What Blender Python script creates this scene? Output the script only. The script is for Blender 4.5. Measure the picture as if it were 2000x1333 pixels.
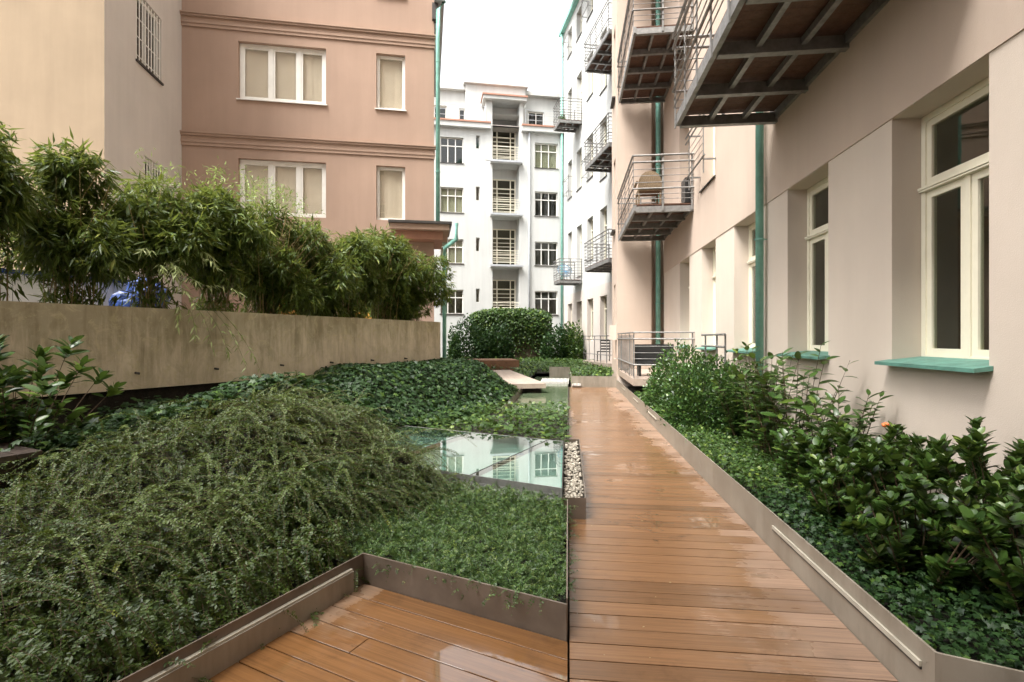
import bpy, bmesh, math, random
import numpy as np
from mathutils import Vector, Matrix

random.seed(7)
rng = np.random.default_rng(11)
scene = bpy.context.scene
col = scene.collection
for o in list(bpy.data.objects):
    bpy.data.objects.remove(o)

# ------------------------------------------------------------------ camera
YAW = math.radians(6.28)
EYE = 1.6
cd = bpy.data.cameras.new('camera')
cam = bpy.data.objects.new('camera', cd)
col.objects.link(cam)
cam.location = (0, 0, EYE)
cam.rotation_euler = (math.radians(90), 0, YAW)
cd.sensor_width = 36.0
cd.lens = 18.0
cd.shift_y = -0.00275
cd.clip_start = 0.05
cd.clip_end = 2000
scene.camera = cam

# ------------------------------------------------------------------ sky, sun, exposure
SUN_EL, SUN_AZ = math.radians(60), math.radians(-138)      # azimuth from +Y, clockwise seen from above
world = bpy.data.worlds.new('World')
scene.world = world
world.use_nodes = True
wn = world.node_tree
bg = wn.nodes['Background']
sky = wn.nodes.new('ShaderNodeTexSky')
sky.sky_type = 'NISHITA'
sky.sun_disc = False
sky.sun_elevation = SUN_EL
sky.sun_rotation = SUN_AZ
sky.air_density = 1.0
sky.dust_density = 6.0
sky.ozone_density = 1.0
hsv = wn.nodes.new('ShaderNodeHueSaturation')              # an overcast, almost colourless sky
hsv.inputs['Saturation'].default_value = 0.12
wn.links.new(sky.outputs[0], hsv.inputs['Color'])
wn.links.new(hsv.outputs[0], bg.inputs['Color'])
bg.inputs['Strength'].default_value = 0.15
sd = bpy.data.lights.new('sun', 'SUN')
sun = bpy.data.objects.new('sun', sd)
col.objects.link(sun)
sd.energy = 1.3
sd.angle = math.radians(25)
sd.color = (1.0, 0.95, 0.88)
sun.location = (0, 0, 40)
sdir = Vector((math.cos(SUN_EL) * math.sin(SUN_AZ), math.cos(SUN_EL) * math.cos(SUN_AZ), math.sin(SUN_EL)))
sun.rotation_euler = (-sdir).to_track_quat('-Z', 'Y').to_euler()
vs = scene.view_settings
vs.view_transform = 'Standard'
vs.look = 'None'
vs.gamma = 1.0
vs.use_curve_mapping = False
vs.exposure = 1.98
try:
    scene.cycles.max_bounces = 6
    scene.cycles.transparent_max_bounces = 12
except Exception:
    pass

# ------------------------------------------------------------------ frames of the place
SA, CA = math.sin(YAW), math.cos(YAW)
GX = Vector((0.3541, 0.9352, 0))       # along the concrete wall
GL = Vector((-0.9352, 0.3541, 0))      # to its left
CORNER = Vector((-1.336, 3.233, 0))    # corner of the steel edging
HA = math.radians(15.75)
HE = Vector((math.cos(HA), math.sin(HA), 0))
HN = Vector((-math.sin(HA), math.cos(HA), 0))
BACK = Vector((-0.33, 33.16, 0))       # inner corner of the back house and the wing
PINK = Vector((-4.04, 15.15, 0))       # right corner of the pink house

def G(p, q, z=0.0):
    return CORNER + GX * p + GL * q + Vector((0, 0, z))

# ------------------------------------------------------------------ materials
def new_mat(name):
    m = bpy.data.materials.new(name)
    m.use_nodes = True
    nt = m.node_tree
    b = nt.nodes['Principled BSDF']
    return m, nt, b

def N(nt, typ, **kw):
    n = nt.nodes.new(typ)
    for k, v in kw.items():
        if k in n.inputs.keys():
            n.inputs[k].default_value = v
        else:
            setattr(n, k, v)
    return n

def ramp(nt, fac, stops):
    r = nt.nodes.new('ShaderNodeValToRGB')
    e = r.color_ramp.elements
    while len(e) > len(stops):
        e.remove(e[-1])
    while len(e) < len(stops):
        e.new(0.5)
    for i, (p, c) in enumerate(stops):
        e[i].position = p
        e[i].color = (c[0], c[1], c[2], 1) if not isinstance(c, (int, float)) else (c, c, c, 1)
    nt.links.new(fac, r.inputs[0])
    return r.outputs[0]

def mixc(nt, fac, a, b, mode='MIX'):
    m = nt.nodes.new('ShaderNodeMix')
    m.data_type = 'RGBA'
    m.blend_type = mode
    for sock, v in ((0, fac), (6, a), (7, b)):
        if isinstance(v, (int, float)):
            m.inputs[sock].default_value = v
        elif isinstance(v, tuple):
            m.inputs[sock].default_value = (v[0], v[1], v[2], 1)
        else:
            nt.links.new(v, m.inputs[sock])
    return m.outputs[2]

def noise(nt, vec, scale, detail=4, rough=0.55, dist=0.0):
    n = nt.nodes.new('ShaderNodeTexNoise')
    n.inputs['Scale'].default_value = scale
    n.inputs['Detail'].default_value = detail
    n.inputs['Roughness'].default_value = rough
    n.inputs['Distortion'].default_value = dist
    if vec is not None:
        nt.links.new(vec, n.inputs['Vector'])
    return n.outputs['Fac']

def mapping(nt, vec, scale=(1, 1, 1), loc=(0, 0, 0), rot=(0, 0, 0)):
    m = nt.nodes.new('ShaderNodeMapping')
    m.inputs['Scale'].default_value = scale
    m.inputs['Location'].default_value = loc
    m.inputs['Rotation'].default_value = rot
    nt.links.new(vec, m.inputs['Vector'])
    return m.outputs[0]

def wpos(nt):
    return nt.nodes.new('ShaderNodeNewGeometry').outputs['Position']

def bump(nt, bsdf, h, strength, dist):
    b = nt.nodes.new('ShaderNodeBump')
    b.inputs['Strength'].default_value = strength
    b.inputs['Distance'].default_value = dist
    nt.links.new(h, b.inputs['Height'])
    nt.links.new(b.outputs[0], bsdf.inputs['Normal'])

def stucco(name, c, var=0.10, streak=0.10):
    m, nt, b = new_mat(name)
    w = wpos(nt)
    big = noise(nt, w, 0.55, 5, 0.6, 0.3)
    st = noise(nt, mapping(nt, w, (3.2, 3.2, 0.22)), 1.0, 5, 0.65)
    d = tuple(x * (1 - var * 1.6) for x in c)
    l = tuple(min(1, x * (1 + var)) for x in c)
    a = ramp(nt, big, [(0.3, d), (0.7, l)])
    s = ramp(nt, st, [(0.35, 1 - streak * 1.5), (0.6, 1.0)])
    nt.links.new(mixc(nt, 1.0, a, s, 'MULTIPLY'), b.inputs['Base Color'])
    b.inputs['Roughness'].default_value = 0.92
    b.inputs['Specular IOR Level'].default_value = 0.2
    bump(nt, b, mixc(nt, 0.4, noise(nt, w, 110, 3, 0.7), noise(nt, w, 9, 4, 0.6)), 0.45, 0.008)
    return m

def plain(name, c, rough=0.5, metal=0.0, var=0.06, scale=6.0, bumpy=0.0):
    m, nt, b = new_mat(name)
    w = wpos(nt)
    n = noise(nt, w, scale, 5, 0.6)
    nt.links.new(ramp(nt, n, [(0.3, tuple(x * (1 - 2 * var) for x in c)), (0.7, tuple(min(1, x * (1 + var)) for x in c))]), b.inputs['Base Color'])
    b.inputs['Metallic'].default_value = metal
    nt.links.new(ramp(nt, noise(nt, w, scale * 3, 3), [(0.3, max(0, rough - 0.1)), (0.7, min(1, rough + 0.1))]), b.inputs['Roughness'])
    if bumpy:
        bump(nt, b, noise(nt, w, scale * 12, 3), bumpy, 0.004)
    return m

def glass_mat(name, tint=(0.8, 0.85, 0.82), f0=1.5, gain=1.0):
    m = bpy.data.materials.new(name)
    m.use_nodes = True
    nt = m.node_tree
    nt.nodes.clear()
    out = nt.nodes.new('ShaderNodeOutputMaterial')
    fr = N(nt, 'ShaderNodeFresnel', IOR=f0)
    mu = nt.nodes.new('ShaderNodeMath'); mu.operation = 'MULTIPLY'; mu.use_clamp = True
    mu.inputs[1].default_value = gain
    # the far side of the pane must not count as a second, inner reflection
    ge = nt.nodes.new('ShaderNodeNewGeometry')
    fb = nt.nodes.new('ShaderNodeMath'); fb.operation = 'SUBTRACT'; fb.inputs[0].default_value = 1.0
    nt.links.new(ge.outputs['Backfacing'], fb.inputs[1])
    ff_ = nt.nodes.new('ShaderNodeMath'); ff_.operation = 'MULTIPLY'
    nt.links.new(fr.outputs[0], ff_.inputs[0]); nt.links.new(fb.outputs[0], ff_.inputs[1])
    nt.links.new(ff_.outputs[0], mu.inputs[0])
    tr = nt.nodes.new('ShaderNodeBsdfTransparent'); tr.inputs[0].default_value = (*tint, 1)
    gl = nt.nodes.new('ShaderNodeBsdfGlossy'); gl.inputs['Roughness'].default_value = 0.0
    gl.inputs[0].default_value = (0.95, 0.97, 0.96, 1)
    mx = nt.nodes.new('ShaderNodeMixShader')
    nt.links.new(mu.outputs[0], mx.inputs[0]); nt.links.new(tr.outputs[0], mx.inputs[1]); nt.links.new(gl.outputs[0], mx.inputs[2])
    bp = nt.nodes.new('ShaderNodeBump'); bp.inputs['Strength'].default_value = 0.04; bp.inputs['Distance'].default_value = 0.02
    nt.links.new(noise(nt, wpos(nt), 1.3, 2), bp.inputs['Height'])
    nt.links.new(bp.outputs[0], gl.inputs['Normal'])
    nt.links.new(mx.outputs[0], out.inputs[0])
    return m

def leaf_mat(name, c0, c1, c2, rough=0.35, trans=0.3, spec=0.4):
    """c0 dark, c1 common, c2 young leaf; each leaf carries its own random value"""
    m, nt, b = new_mat(name)
    at = nt.nodes.new('ShaderNodeAttribute'); at.attribute_name = 'var'
    oi = nt.nodes.new('ShaderNodeObjectInfo')
    ad = nt.nodes.new('ShaderNodeMath'); ad.operation = 'ADD'
    nt.links.new(at.outputs['Fac'], ad.inputs[0]); nt.links.new(oi.outputs['Random'], ad.inputs[1])
    frc = nt.nodes.new('ShaderNodeMath'); frc.operation = 'FRACT'
    nt.links.new(ad.outputs[0], frc.inputs[0])
    colr = ramp(nt, frc.outputs[0], [(0.0, c0), (0.45, c1), (0.85, c1), (1.0, c2)])
    nt.links.new(colr, b.inputs['Base Color'])
    b.inputs['Roughness'].default_value = rough
    b.inputs['Specular IOR Level'].default_value = spec
    t = nt.nodes.new('ShaderNodeBsdfTranslucent')
    nt.links.new(mixc(nt, 0.5, colr, c2), t.inputs[0])
    mx = nt.nodes.new('ShaderNodeMixShader'); mx.inputs[0].default_value = trans
    out = nt.nodes['Material Output']
    nt.links.new(b.outputs[0], mx.inputs[1]); nt.links.new(t.outputs[0], mx.inputs[2])
    nt.links.new(mx.outputs[0], out.inputs[0])
    return m

def wood_mat(name, dry, wet, wetbias=0.0, edge=None):
    m, nt, b = new_mat(name)
    tc = nt.nodes.new('ShaderNodeTexCoord').outputs['Object']
    oi = nt.nodes.new('ShaderNodeObjectInfo')
    w = wpos(nt)
    off = nt.nodes.new('ShaderNodeVectorMath'); off.operation = 'MULTIPLY_ADD'
    nt.links.new(oi.outputs['Random'], off.inputs[0]); off.inputs[1].default_value = (37, 11, 5)
    nt.links.new(tc, off.inputs[2])
    ob = off.outputs[0]
    grain = noise(nt, mapping(nt, ob, (1.6, 70, 20)), 1.0, 6, 0.65, 0.4)
    fine = noise(nt, mapping(nt, ob, (7, 260, 60)), 1.0, 3, 0.7)
    # rain: patches that jump a little from board to board, because each board drains for itself
    jump = nt.nodes.new('ShaderNodeVectorMath'); jump.operation = 'MULTIPLY_ADD'
    nt.links.new(oi.outputs['Random'], jump.inputs[0]); jump.inputs[1].default_value = (0.30, 0.08, 0.25)
    nt.links.new(w, jump.inputs[2])
    wetn = noise(nt, mapping(nt, jump.outputs[0], (1.0, 0.55, 1.0)), 0.95, 4, 0.55, 0.4)
    if edge:
        # the strips beside the steel stay drier; each board ends its wet patch where it likes
        sep = nt.nodes.new('ShaderNodeSeparateXYZ'); nt.links.new(tc, sep.inputs[0])
        stops = [(0.0, 0.12), (0.06, 0.0), (0.70, 0.0), (0.84, 0.16), (1.0, 0.34)] if edge == 'x' else [(0.0, 0.25), (0.04, 0.16), (0.10, 0.0), (1.0, 0.0)]
        mr = nt.nodes.new('ShaderNodeMath'); mr.operation = 'MULTIPLY_ADD'
        rj = nt.nodes.new('ShaderNodeMath'); rj.operation = 'MULTIPLY_ADD'
        nt.links.new(oi.outputs['Random'], rj.inputs[0]); rj.inputs[1].default_value = 0.14; rj.inputs[2].default_value = -0.05
        nt.links.new(sep.outputs[0], mr.inputs[0]); mr.inputs[1].default_value = 1 / 1.532; nt.links.new(rj.outputs[0], mr.inputs[2])
        er = ramp(nt, mr.outputs[0], stops)
        sb = nt.nodes.new('ShaderNodeMath'); sb.operation = 'SUBTRACT'
        nt.links.new(wetn, sb.inputs[0]); nt.links.new(er, sb.inputs[1])
        wetn = sb.outputs[0]
    frin = nt.nodes.new('ShaderNodeMath'); frin.operation = 'MULTIPLY_ADD'
    nt.links.new(noise(nt, mapping(nt, ob, (3.0, 45, 20)), 1.0, 4, 0.6), frin.inputs[0]); frin.inputs[1].default_value = 0.16
    nt.links.new(wetn, frin.inputs[2])
    wm = ramp(nt, frin.outputs[0], [(0.46 - wetbias, 0.0), (0.58 - wetbias, 1.0)])
    tone = ramp(nt, oi.outputs['Random'], [(0.0, 0.74), (0.15, 0.92), (0.5, 1.0), (1.0, 1.1)])
    gr = ramp(nt, grain, [(0.3, 0.62), (0.62, 1.1)])
    cc = mixc(nt, wm, dry, wet)
    cc = mixc(nt, 1.0, cc, tone, 'MULTIPLY')
    cc = mixc(nt, 0.85, cc, gr, 'MULTIPLY')
    dirt = ramp(nt, noise(nt, w, 3.1, 6, 0.7), [(0.28, 0.62), (0.45, 1.0)])
    cc = mixc(nt, 0.7, cc, dirt, 'MULTIPLY')
    nt.links.new(cc, b.inputs['Base Color'])
    rw = mixc(nt, wm, (0.42, 0.42, 0.42), (0.19, 0.19, 0.19))
    pud = ramp(nt, noise(nt, mapping(nt, jump.outputs[0], (1, 1, 1), (3, 1, 0)), 1.7, 4, 0.6), [(0.60, 0.0), (0.66, 0.8)] if edge == 'x' else [(0.53, 0.0), (0.58, 1.0)])
    if edge == 'e':
        # standing water on the sagging boards
        dv = nt.nodes.new('ShaderNodeVectorMath'); dv.operation = 'DISTANCE'
        nt.links.new(mapping(nt, w, (1.0, 1.9, 0.0)), dv.inputs[0]); dv.inputs[1].default_value = (-0.42, 2.46 * 1.9, 0)
        wob = nt.nodes.new('ShaderNodeMath'); wob.operation = 'MULTIPLY_ADD'
        nt.links.new(noise(nt, mapping(nt, jump.outputs[0], (1, 1, 0)), 5.0, 5, 0.6), wob.inputs[0]); wob.inputs[1].default_value = 0.75
        nt.links.new(dv.outputs['Value'], wob.inputs[2])
        p2 = ramp(nt, wob.outputs[0], [(0.62, 1.0), (0.70, 0.0)])
        mxx = nt.nodes.new('ShaderNodeMath'); mxx.operation = 'MAXIMUM'
        nt.links.new(p2, mxx.inputs[0]); nt.links.new(pud, mxx.inputs[1])
        pud = mxx.outputs[0]
    rw = mixc(nt, pud, rw, (0.04, 0.04, 0.04))
    nt.links.new(pud, b.inputs['Coat Weight'])
    b.inputs['Coat Roughness'].default_value = 0.02
    b.inputs['Coat IOR'].default_value = 1.55
    nt.links.new(rw, b.inputs['Roughness'])
    b.inputs['Specular IOR Level'].default_value = 0.5
    inv = ramp(nt, pud, [(0, 1.0), (1, 0.12)])
    h = mixc(nt, 1.0, mixc(nt, 0.5, grain, fine), inv, 'MULTIPLY')
    bump(nt, b, h, 0.14, 0.006)
    return m

M = {}
M['wall_rose'] = stucco('stucco rose', (0.51, 0.41, 0.335), 0.04, 0.03)
M['wall_rose_plinth'] = stucco('stucco greige', (0.60, 0.515, 0.435), 0.04, 0.02)
M['wall_pink'] = stucco('stucco old pink', (0.385, 0.27, 0.205), 0.05, 0.04)
M['wall_grey'] = stucco('stucco grey', (0.58, 0.535, 0.49), 0.05, 0.04)
M['wall_beige'] = stucco('stucco beige', (0.37, 0.285, 0.195), 0.07, 0.05)
M['wall_white'] = stucco('stucco white', (0.53, 0.535, 0.515), 0.03, 0.05)
M['wall_wing'] = stucco('stucco pale', (0.56, 0.50, 0.45), 0.04, 0.05)
M['cream'] = plain('cream paint', (0.78, 0.73, 0.58), 0.45, 0, 0.03)
M['white_paint'] = plain('white window paint', (0.78, 0.76, 0.70), 0.45, 0, 0.03)
M['ochre'] = plain('ochre door paint', (0.65, 0.30, 0.05), 0.5, 0, 0.08)
M['galv'] = plain('galvanised steel', (0.27, 0.265, 0.255), 0.5, 0.6, 0.15, 9)
M['steel'] = plain('brown steel sheet', (0.17, 0.135, 0.105), 0.42, 0.3, 0.12, 5, 0.05)
M['light_lens'] = plain('milky lens', (0.40, 0.37, 0.30), 0.45, 0, 0.08)
M['copper'] = plain('green patina', (0.20, 0.44, 0.365), 0.6, 0.0, 0.12, 5, 0.1)
M['sill'] = plain('darkened green patina', (0.10, 0.235, 0.185), 0.6, 0.05, 0.16, 7, 0.15)  # same patina as the pipes, colour darkened to offset open sky light on sills
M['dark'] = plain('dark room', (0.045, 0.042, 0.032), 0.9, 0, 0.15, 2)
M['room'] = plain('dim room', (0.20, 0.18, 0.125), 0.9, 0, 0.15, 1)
M['black'] = plain('black plastic', (0.02, 0.02, 0.02), 0.4, 0, 0.1)
M['dark_metal'] = plain('dark metal', (0.06, 0.055, 0.05), 0.5, 0.5, 0.1)
M['grey_paint'] = plain('grey pipe', (0.42, 0.44, 0.46), 0.5, 0, 0.06)
M['curtain'] = plain('net curtain', (0.84, 0.80, 0.72), 0.95, 0, 0.02, 3)
M['blue'] = plain('blue tarpaulin', (0.018, 0.055, 0.22), 0.5, 0, 0.3, 9)
M['white_board'] = plain('white board', (0.72, 0.70, 0.67), 0.7, 0, 0.03)
M['terracotta'] = plain('terracotta', (0.38, 0.14, 0.07), 0.8)
M['wicker'] = plain('wicker', (0.24, 0.17, 0.10), 0.8, 0, 0.25, 40, 0.4)
M['egg_blue'] = plain('blue wire', (0.08, 0.22, 0.36), 0.5)
M['flower'] = plain('orange petal', (0.75, 0.20, 0.06), 0.6)
M['pebble'] = plain('pebble', (0.40, 0.36, 0.29), 0.7, 0, 0.3, 24)
M['stem'] = plain('brown twig', (0.10, 0.065, 0.035), 0.8, 0, 0.2, 30)
M['stem_green'] = plain('green stem', (0.13, 0.15, 0.04), 0.7, 0, 0.2, 30)
M['culm'] = plain('bamboo culm', (0.30, 0.22, 0.09), 0.55, 0, 0.25, 12)
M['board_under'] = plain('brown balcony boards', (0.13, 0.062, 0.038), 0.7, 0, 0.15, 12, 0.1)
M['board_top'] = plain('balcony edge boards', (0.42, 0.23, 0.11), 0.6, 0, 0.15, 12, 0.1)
M['dark_timber'] = plain('dark timber', (0.055, 0.038, 0.03), 0.5, 0, 0.2, 12, 0.1)
M['pave'] = plain('terrace paving', (0.30, 0.27, 0.24), 0.8, 0, 0.1, 3)
M['slab'] = plain('pale wet planks', (0.42, 0.34, 0.28), 0.4, 0, 0.10, 4)
M['rust'] = plain('rust brown planks', (0.20, 0.10, 0.05), 0.7, 0, 0.15, 6)
M['white_slat'] = plain('white slats', (0.75, 0.72, 0.68), 0.5)
M['roof_red'] = plain('red brown sheet', (0.36, 0.18, 0.12), 0.6)
M['glass'] = glass_mat('window glass', (0.72, 0.74, 0.68), 1.5, 1.4)
M['glass_mirror'] = glass_mat('reflecting window glass', (0.94, 0.92, 0.88), 1.6, 2.6)
M['glass_roof'] = glass_mat('skylight glass', (0.80, 0.92, 0.88), 1.6, 2.0)
M['plank'] = wood_mat('wet hardwood', (0.255, 0.165, 0.112), (0.188, 0.098, 0.046), 0.12, 'x')
M['plank_wet'] = wood_mat('soaked hardwood', (0.25, 0.158, 0.098), (0.178, 0.084, 0.030), 0.12, 'e')

def mat_soil():
    m, nt, b = new_mat('soil')
    w = wpos(nt)
    nt.links.new(ramp(nt, noise(nt, w, 14, 6, 0.7), [(0.3, (0.006, 0.005, 0.003)), (0.7, (0.026, 0.019, 0.012))]), b.inputs['Base Color'])
    b.inputs['Roughness'].default_value = 0.95
    bump(nt, b, noise(nt, w, 40, 5, 0.7), 0.8, 0.03)
    return m
M['soil'] = mat_soil()

def mat_concrete():
    m, nt, b = new_mat('board marked concrete')
    tc = nt.nodes.new('ShaderNodeTexCoord').outputs['Object']
    base = noise(nt, tc, 1.6, 6, 0.65, 0.4)
    st = noise(nt, mapping(nt, tc, (5.0, 5.0, 0.5)), 1.0, 6, 0.7, 0.2)
    c = ramp(nt, base, [(0.3, (0.56, 0.49, 0.37)), (0.7, (0.72, 0.64, 0.50))])
    s = ramp(nt, st, [(0.34, (0.45, 0.43, 0.36)), (0.48, (0.9, 0.89, 0.86)), (0.6, (1, 1, 1))])
    # soot and algae hang from the top edge
    sep = nt.nodes.new('ShaderNodeSeparateXYZ'); nt.links.new(tc, sep.inputs[0])
    drip = noise(nt, mapping(nt, tc, (5.5, 5.5, 0.7)), 1.0, 6, 0.75, 0.8)
    add = nt.nodes.new('ShaderNodeMath'); add.operation = 'MULTIPLY_ADD'
    nt.links.new(sep.outputs[2], add.inputs[0]); add.inputs[1].default_value = 0.42; nt.links.new(drip, add.inputs[2])
    left = nt.nodes.new('ShaderNodeMath'); left.operation = 'MULTIPLY_ADD'
    nt.links.new(sep.outputs[0], left.inputs[0]); left.inputs[1].default_value = -0.022; nt.links.new(add.outputs[0], left.inputs[2])
    mrg = nt.nodes.new('ShaderNodeMapRange')
    nt.links.new(left.outputs[0], mrg.inputs[0]); mrg.inputs[1].default_value = 0.9; mrg.inputs[2].default_value = 1.6
    dm = ramp(nt, mrg.outputs[0], [(0.36, (1, 1, 1)), (0.70, (0.40, 0.40, 0.29))])
    c = mixc(nt, 0.5, c, s, 'MULTIPLY')
    c = mixc(nt, 0.55, c, dm, 'MULTIPLY')
    lich = noise(nt, tc, 5.0, 8, 0.75, 1.5)
    lm = ramp(nt, lich, [(0.53, 0.0), (0.60, 0.75)])
    c = mixc(nt, lm, c, (0.56, 0.50, 0.33))
    dk = ramp(nt, noise(nt, mapping(nt, tc, (2.5, 2.5, 1.6), (4, 2, 1)), 1.0, 8, 0.75, 1.2), [(0.40, (0.55, 0.53, 0.42)), (0.55, (1, 1, 1))])
    c = mixc(nt, 0.4, c, dk, 'MULTIPLY')
    nt.links.new(c, b.inputs['Base Color'])
    b.inputs['Roughness'].default_value = 0.88
    bump(nt, b, mixc(nt, 0.5, st, noise(nt, tc, 45, 4, 0.7)), 0.4, 0.012)
    return m
M['concrete'] = mat_concrete()

def mat_kerb():
    m, nt, b = new_mat('greige steel kerb')
    w = wpos(nt)
    st = noise(nt, mapping(nt, w, (7, 7, 1.2)), 1.0, 6, 0.7)
    base = noise(nt, w, 2.2, 5, 0.6)
    c = ramp(nt, base, [(0.3, (0.26, 0.228, 0.182)), (0.7, (0.33, 0.295, 0.24))])
    c = mixc(nt, 0.6, c, ramp(nt, st, [(0.33, (0.6, 0.58, 0.55)), (0.55, (1, 1, 1))]), 'MULTIPLY')
    nt.links.new(c, b.inputs['Base Color'])
    b.inputs['Metallic'].default_value = 0.25
    nt.links.new(ramp(nt, st, [(0.3, 0.3), (0.7, 0.55)]), b.inputs['Roughness'])
    return m
M['kerb'] = mat_kerb()

def mat_water():
    m, nt, b = new_mat('shallow water')
    b.inputs['Base Color'].default_value = (0.10, 0.13, 0.075, 1)
    b.inputs['Roughness'].default_value = 0.04
    b.inputs['Specular IOR Level'].default_value = 0.8
    bump(nt, b, noise(nt, wpos(nt), 3.5, 3, 0.5), 0.25, 0.03)
    return m
M['water'] = mat_water()

def mat_brick():
    m, nt, b = new_mat('old brick')
    tc = nt.nodes.new('ShaderNodeTexCoord').outputs['Object']
    br = nt.nodes.new('ShaderNodeTexBrick')
    br.inputs['Scale'].default_value = 1.0
    br.inputs['Brick Width'].default_value = 0.28
    br.inputs['Row Height'].default_value = 0.085
    br.inputs['Mortar Size'].default_value = 0.008
    br.inputs['Color1'].default_value = (0.10, 0.065, 0.04, 1)
    br.inputs['Color2'].default_value = (0.16, 0.11, 0.07, 1)
    br.inputs['Mortar'].default_value = (0.17, 0.15, 0.12, 1)
    nt.links.new(mapping(nt, tc, (1, 1, 1), (0, 0, 0), (math.radians(90), 0, 0)), br.inputs['Vector'])
    nt.links.new(br.outputs['Color'], b.inputs['Base Color'])
    b.inputs['Roughness'].default_value = 0.9
    return m
M['brick'] = mat_brick()

M['leaf_bamboo'] = leaf_mat('bamboo leaf', (0.032, 0.055, 0.010), (0.090, 0.145, 0.024), (0.28, 0.31, 0.06), 0.4, 0.35)
M['leaf_bamboo_young'] = leaf_mat('pale bamboo leaf', (0.13, 0.22, 0.04), (0.24, 0.34, 0.08), (0.38, 0.45, 0.14), 0.4, 0.35)
M['leaf_pale'] = leaf_mat('pale drooping leaf', (0.26, 0.34, 0.10), (0.42, 0.48, 0.22), (0.55, 0.58, 0.30), 0.4, 0.3)
M['leaf_mound'] = leaf_mat('small glossy leaf', (0.012, 0.030, 0.006), (0.052, 0.088, 0.013), (0.22, 0.25, 0.035), 0.45, 0.22)
M['leaf_mound_young'] = leaf_mat('pale shoot leaf', (0.045, 0.08, 0.018), (0.11, 0.16, 0.04), (0.25, 0.29, 0.08), 0.4, 0.25)
M['leaf_cover'] = leaf_mat('box honeysuckle leaf', (0.024, 0.058, 0.014), (0.068, 0.130, 0.032), (0.19, 0.26, 0.06), 0.36, 0.22)
M['leaf_ivy'] = leaf_mat('ivy leaf', (0.016, 0.040, 0.010), (0.050, 0.100, 0.020), (0.17, 0.24, 0.04), 0.42, 0.2, 0.35)
M['leaf_ivy_dark'] = leaf_mat('dark ivy leaf', (0.010, 0.027, 0.009), (0.024, 0.058, 0.015), (0.07, 0.13, 0.02), 0.48, 0.15, 0.3)
M['leaf_laurel'] = leaf_mat('laurel leaf', (0.020, 0.048, 0.010), (0.052, 0.108, 0.019), (0.16, 0.23, 0.04), 0.3, 0.2)
M['leaf_bush'] = leaf_mat('evergreen bush leaf', (0.022, 0.055, 0.016), (0.048, 0.105, 0.022), (0.15, 0.22, 0.05), 0.28, 0.18)

# ------------------------------------------------------------------ mesh helpers
def tag(o, label=None, cat=None, group=None, kind=None):
    if label: o['label'] = label
    if cat: o['category'] = cat
    if group: o['group'] = group
    if kind: o['kind'] = kind
    return o

def empty(name, loc=(0, 0, 0), rz=0.0, parent=None):
    o = bpy.data.objects.new(name, None)
    o.empty_display_size = 0.2
    col.objects.link(o)
    o.location = loc
    o.rotation_euler = (0, 0, rz)
    o.parent = parent
    return o

def link(name, me, parent=None, loc=None, rz=None):
    o = bpy.data.objects.new(name, me)
    col.objects.link(o)
    if parent is not None: o.parent = parent
    if loc is not None: o.location = loc
    if rz is not None: o.rotation_euler = (0, 0, rz)
    return o

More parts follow.
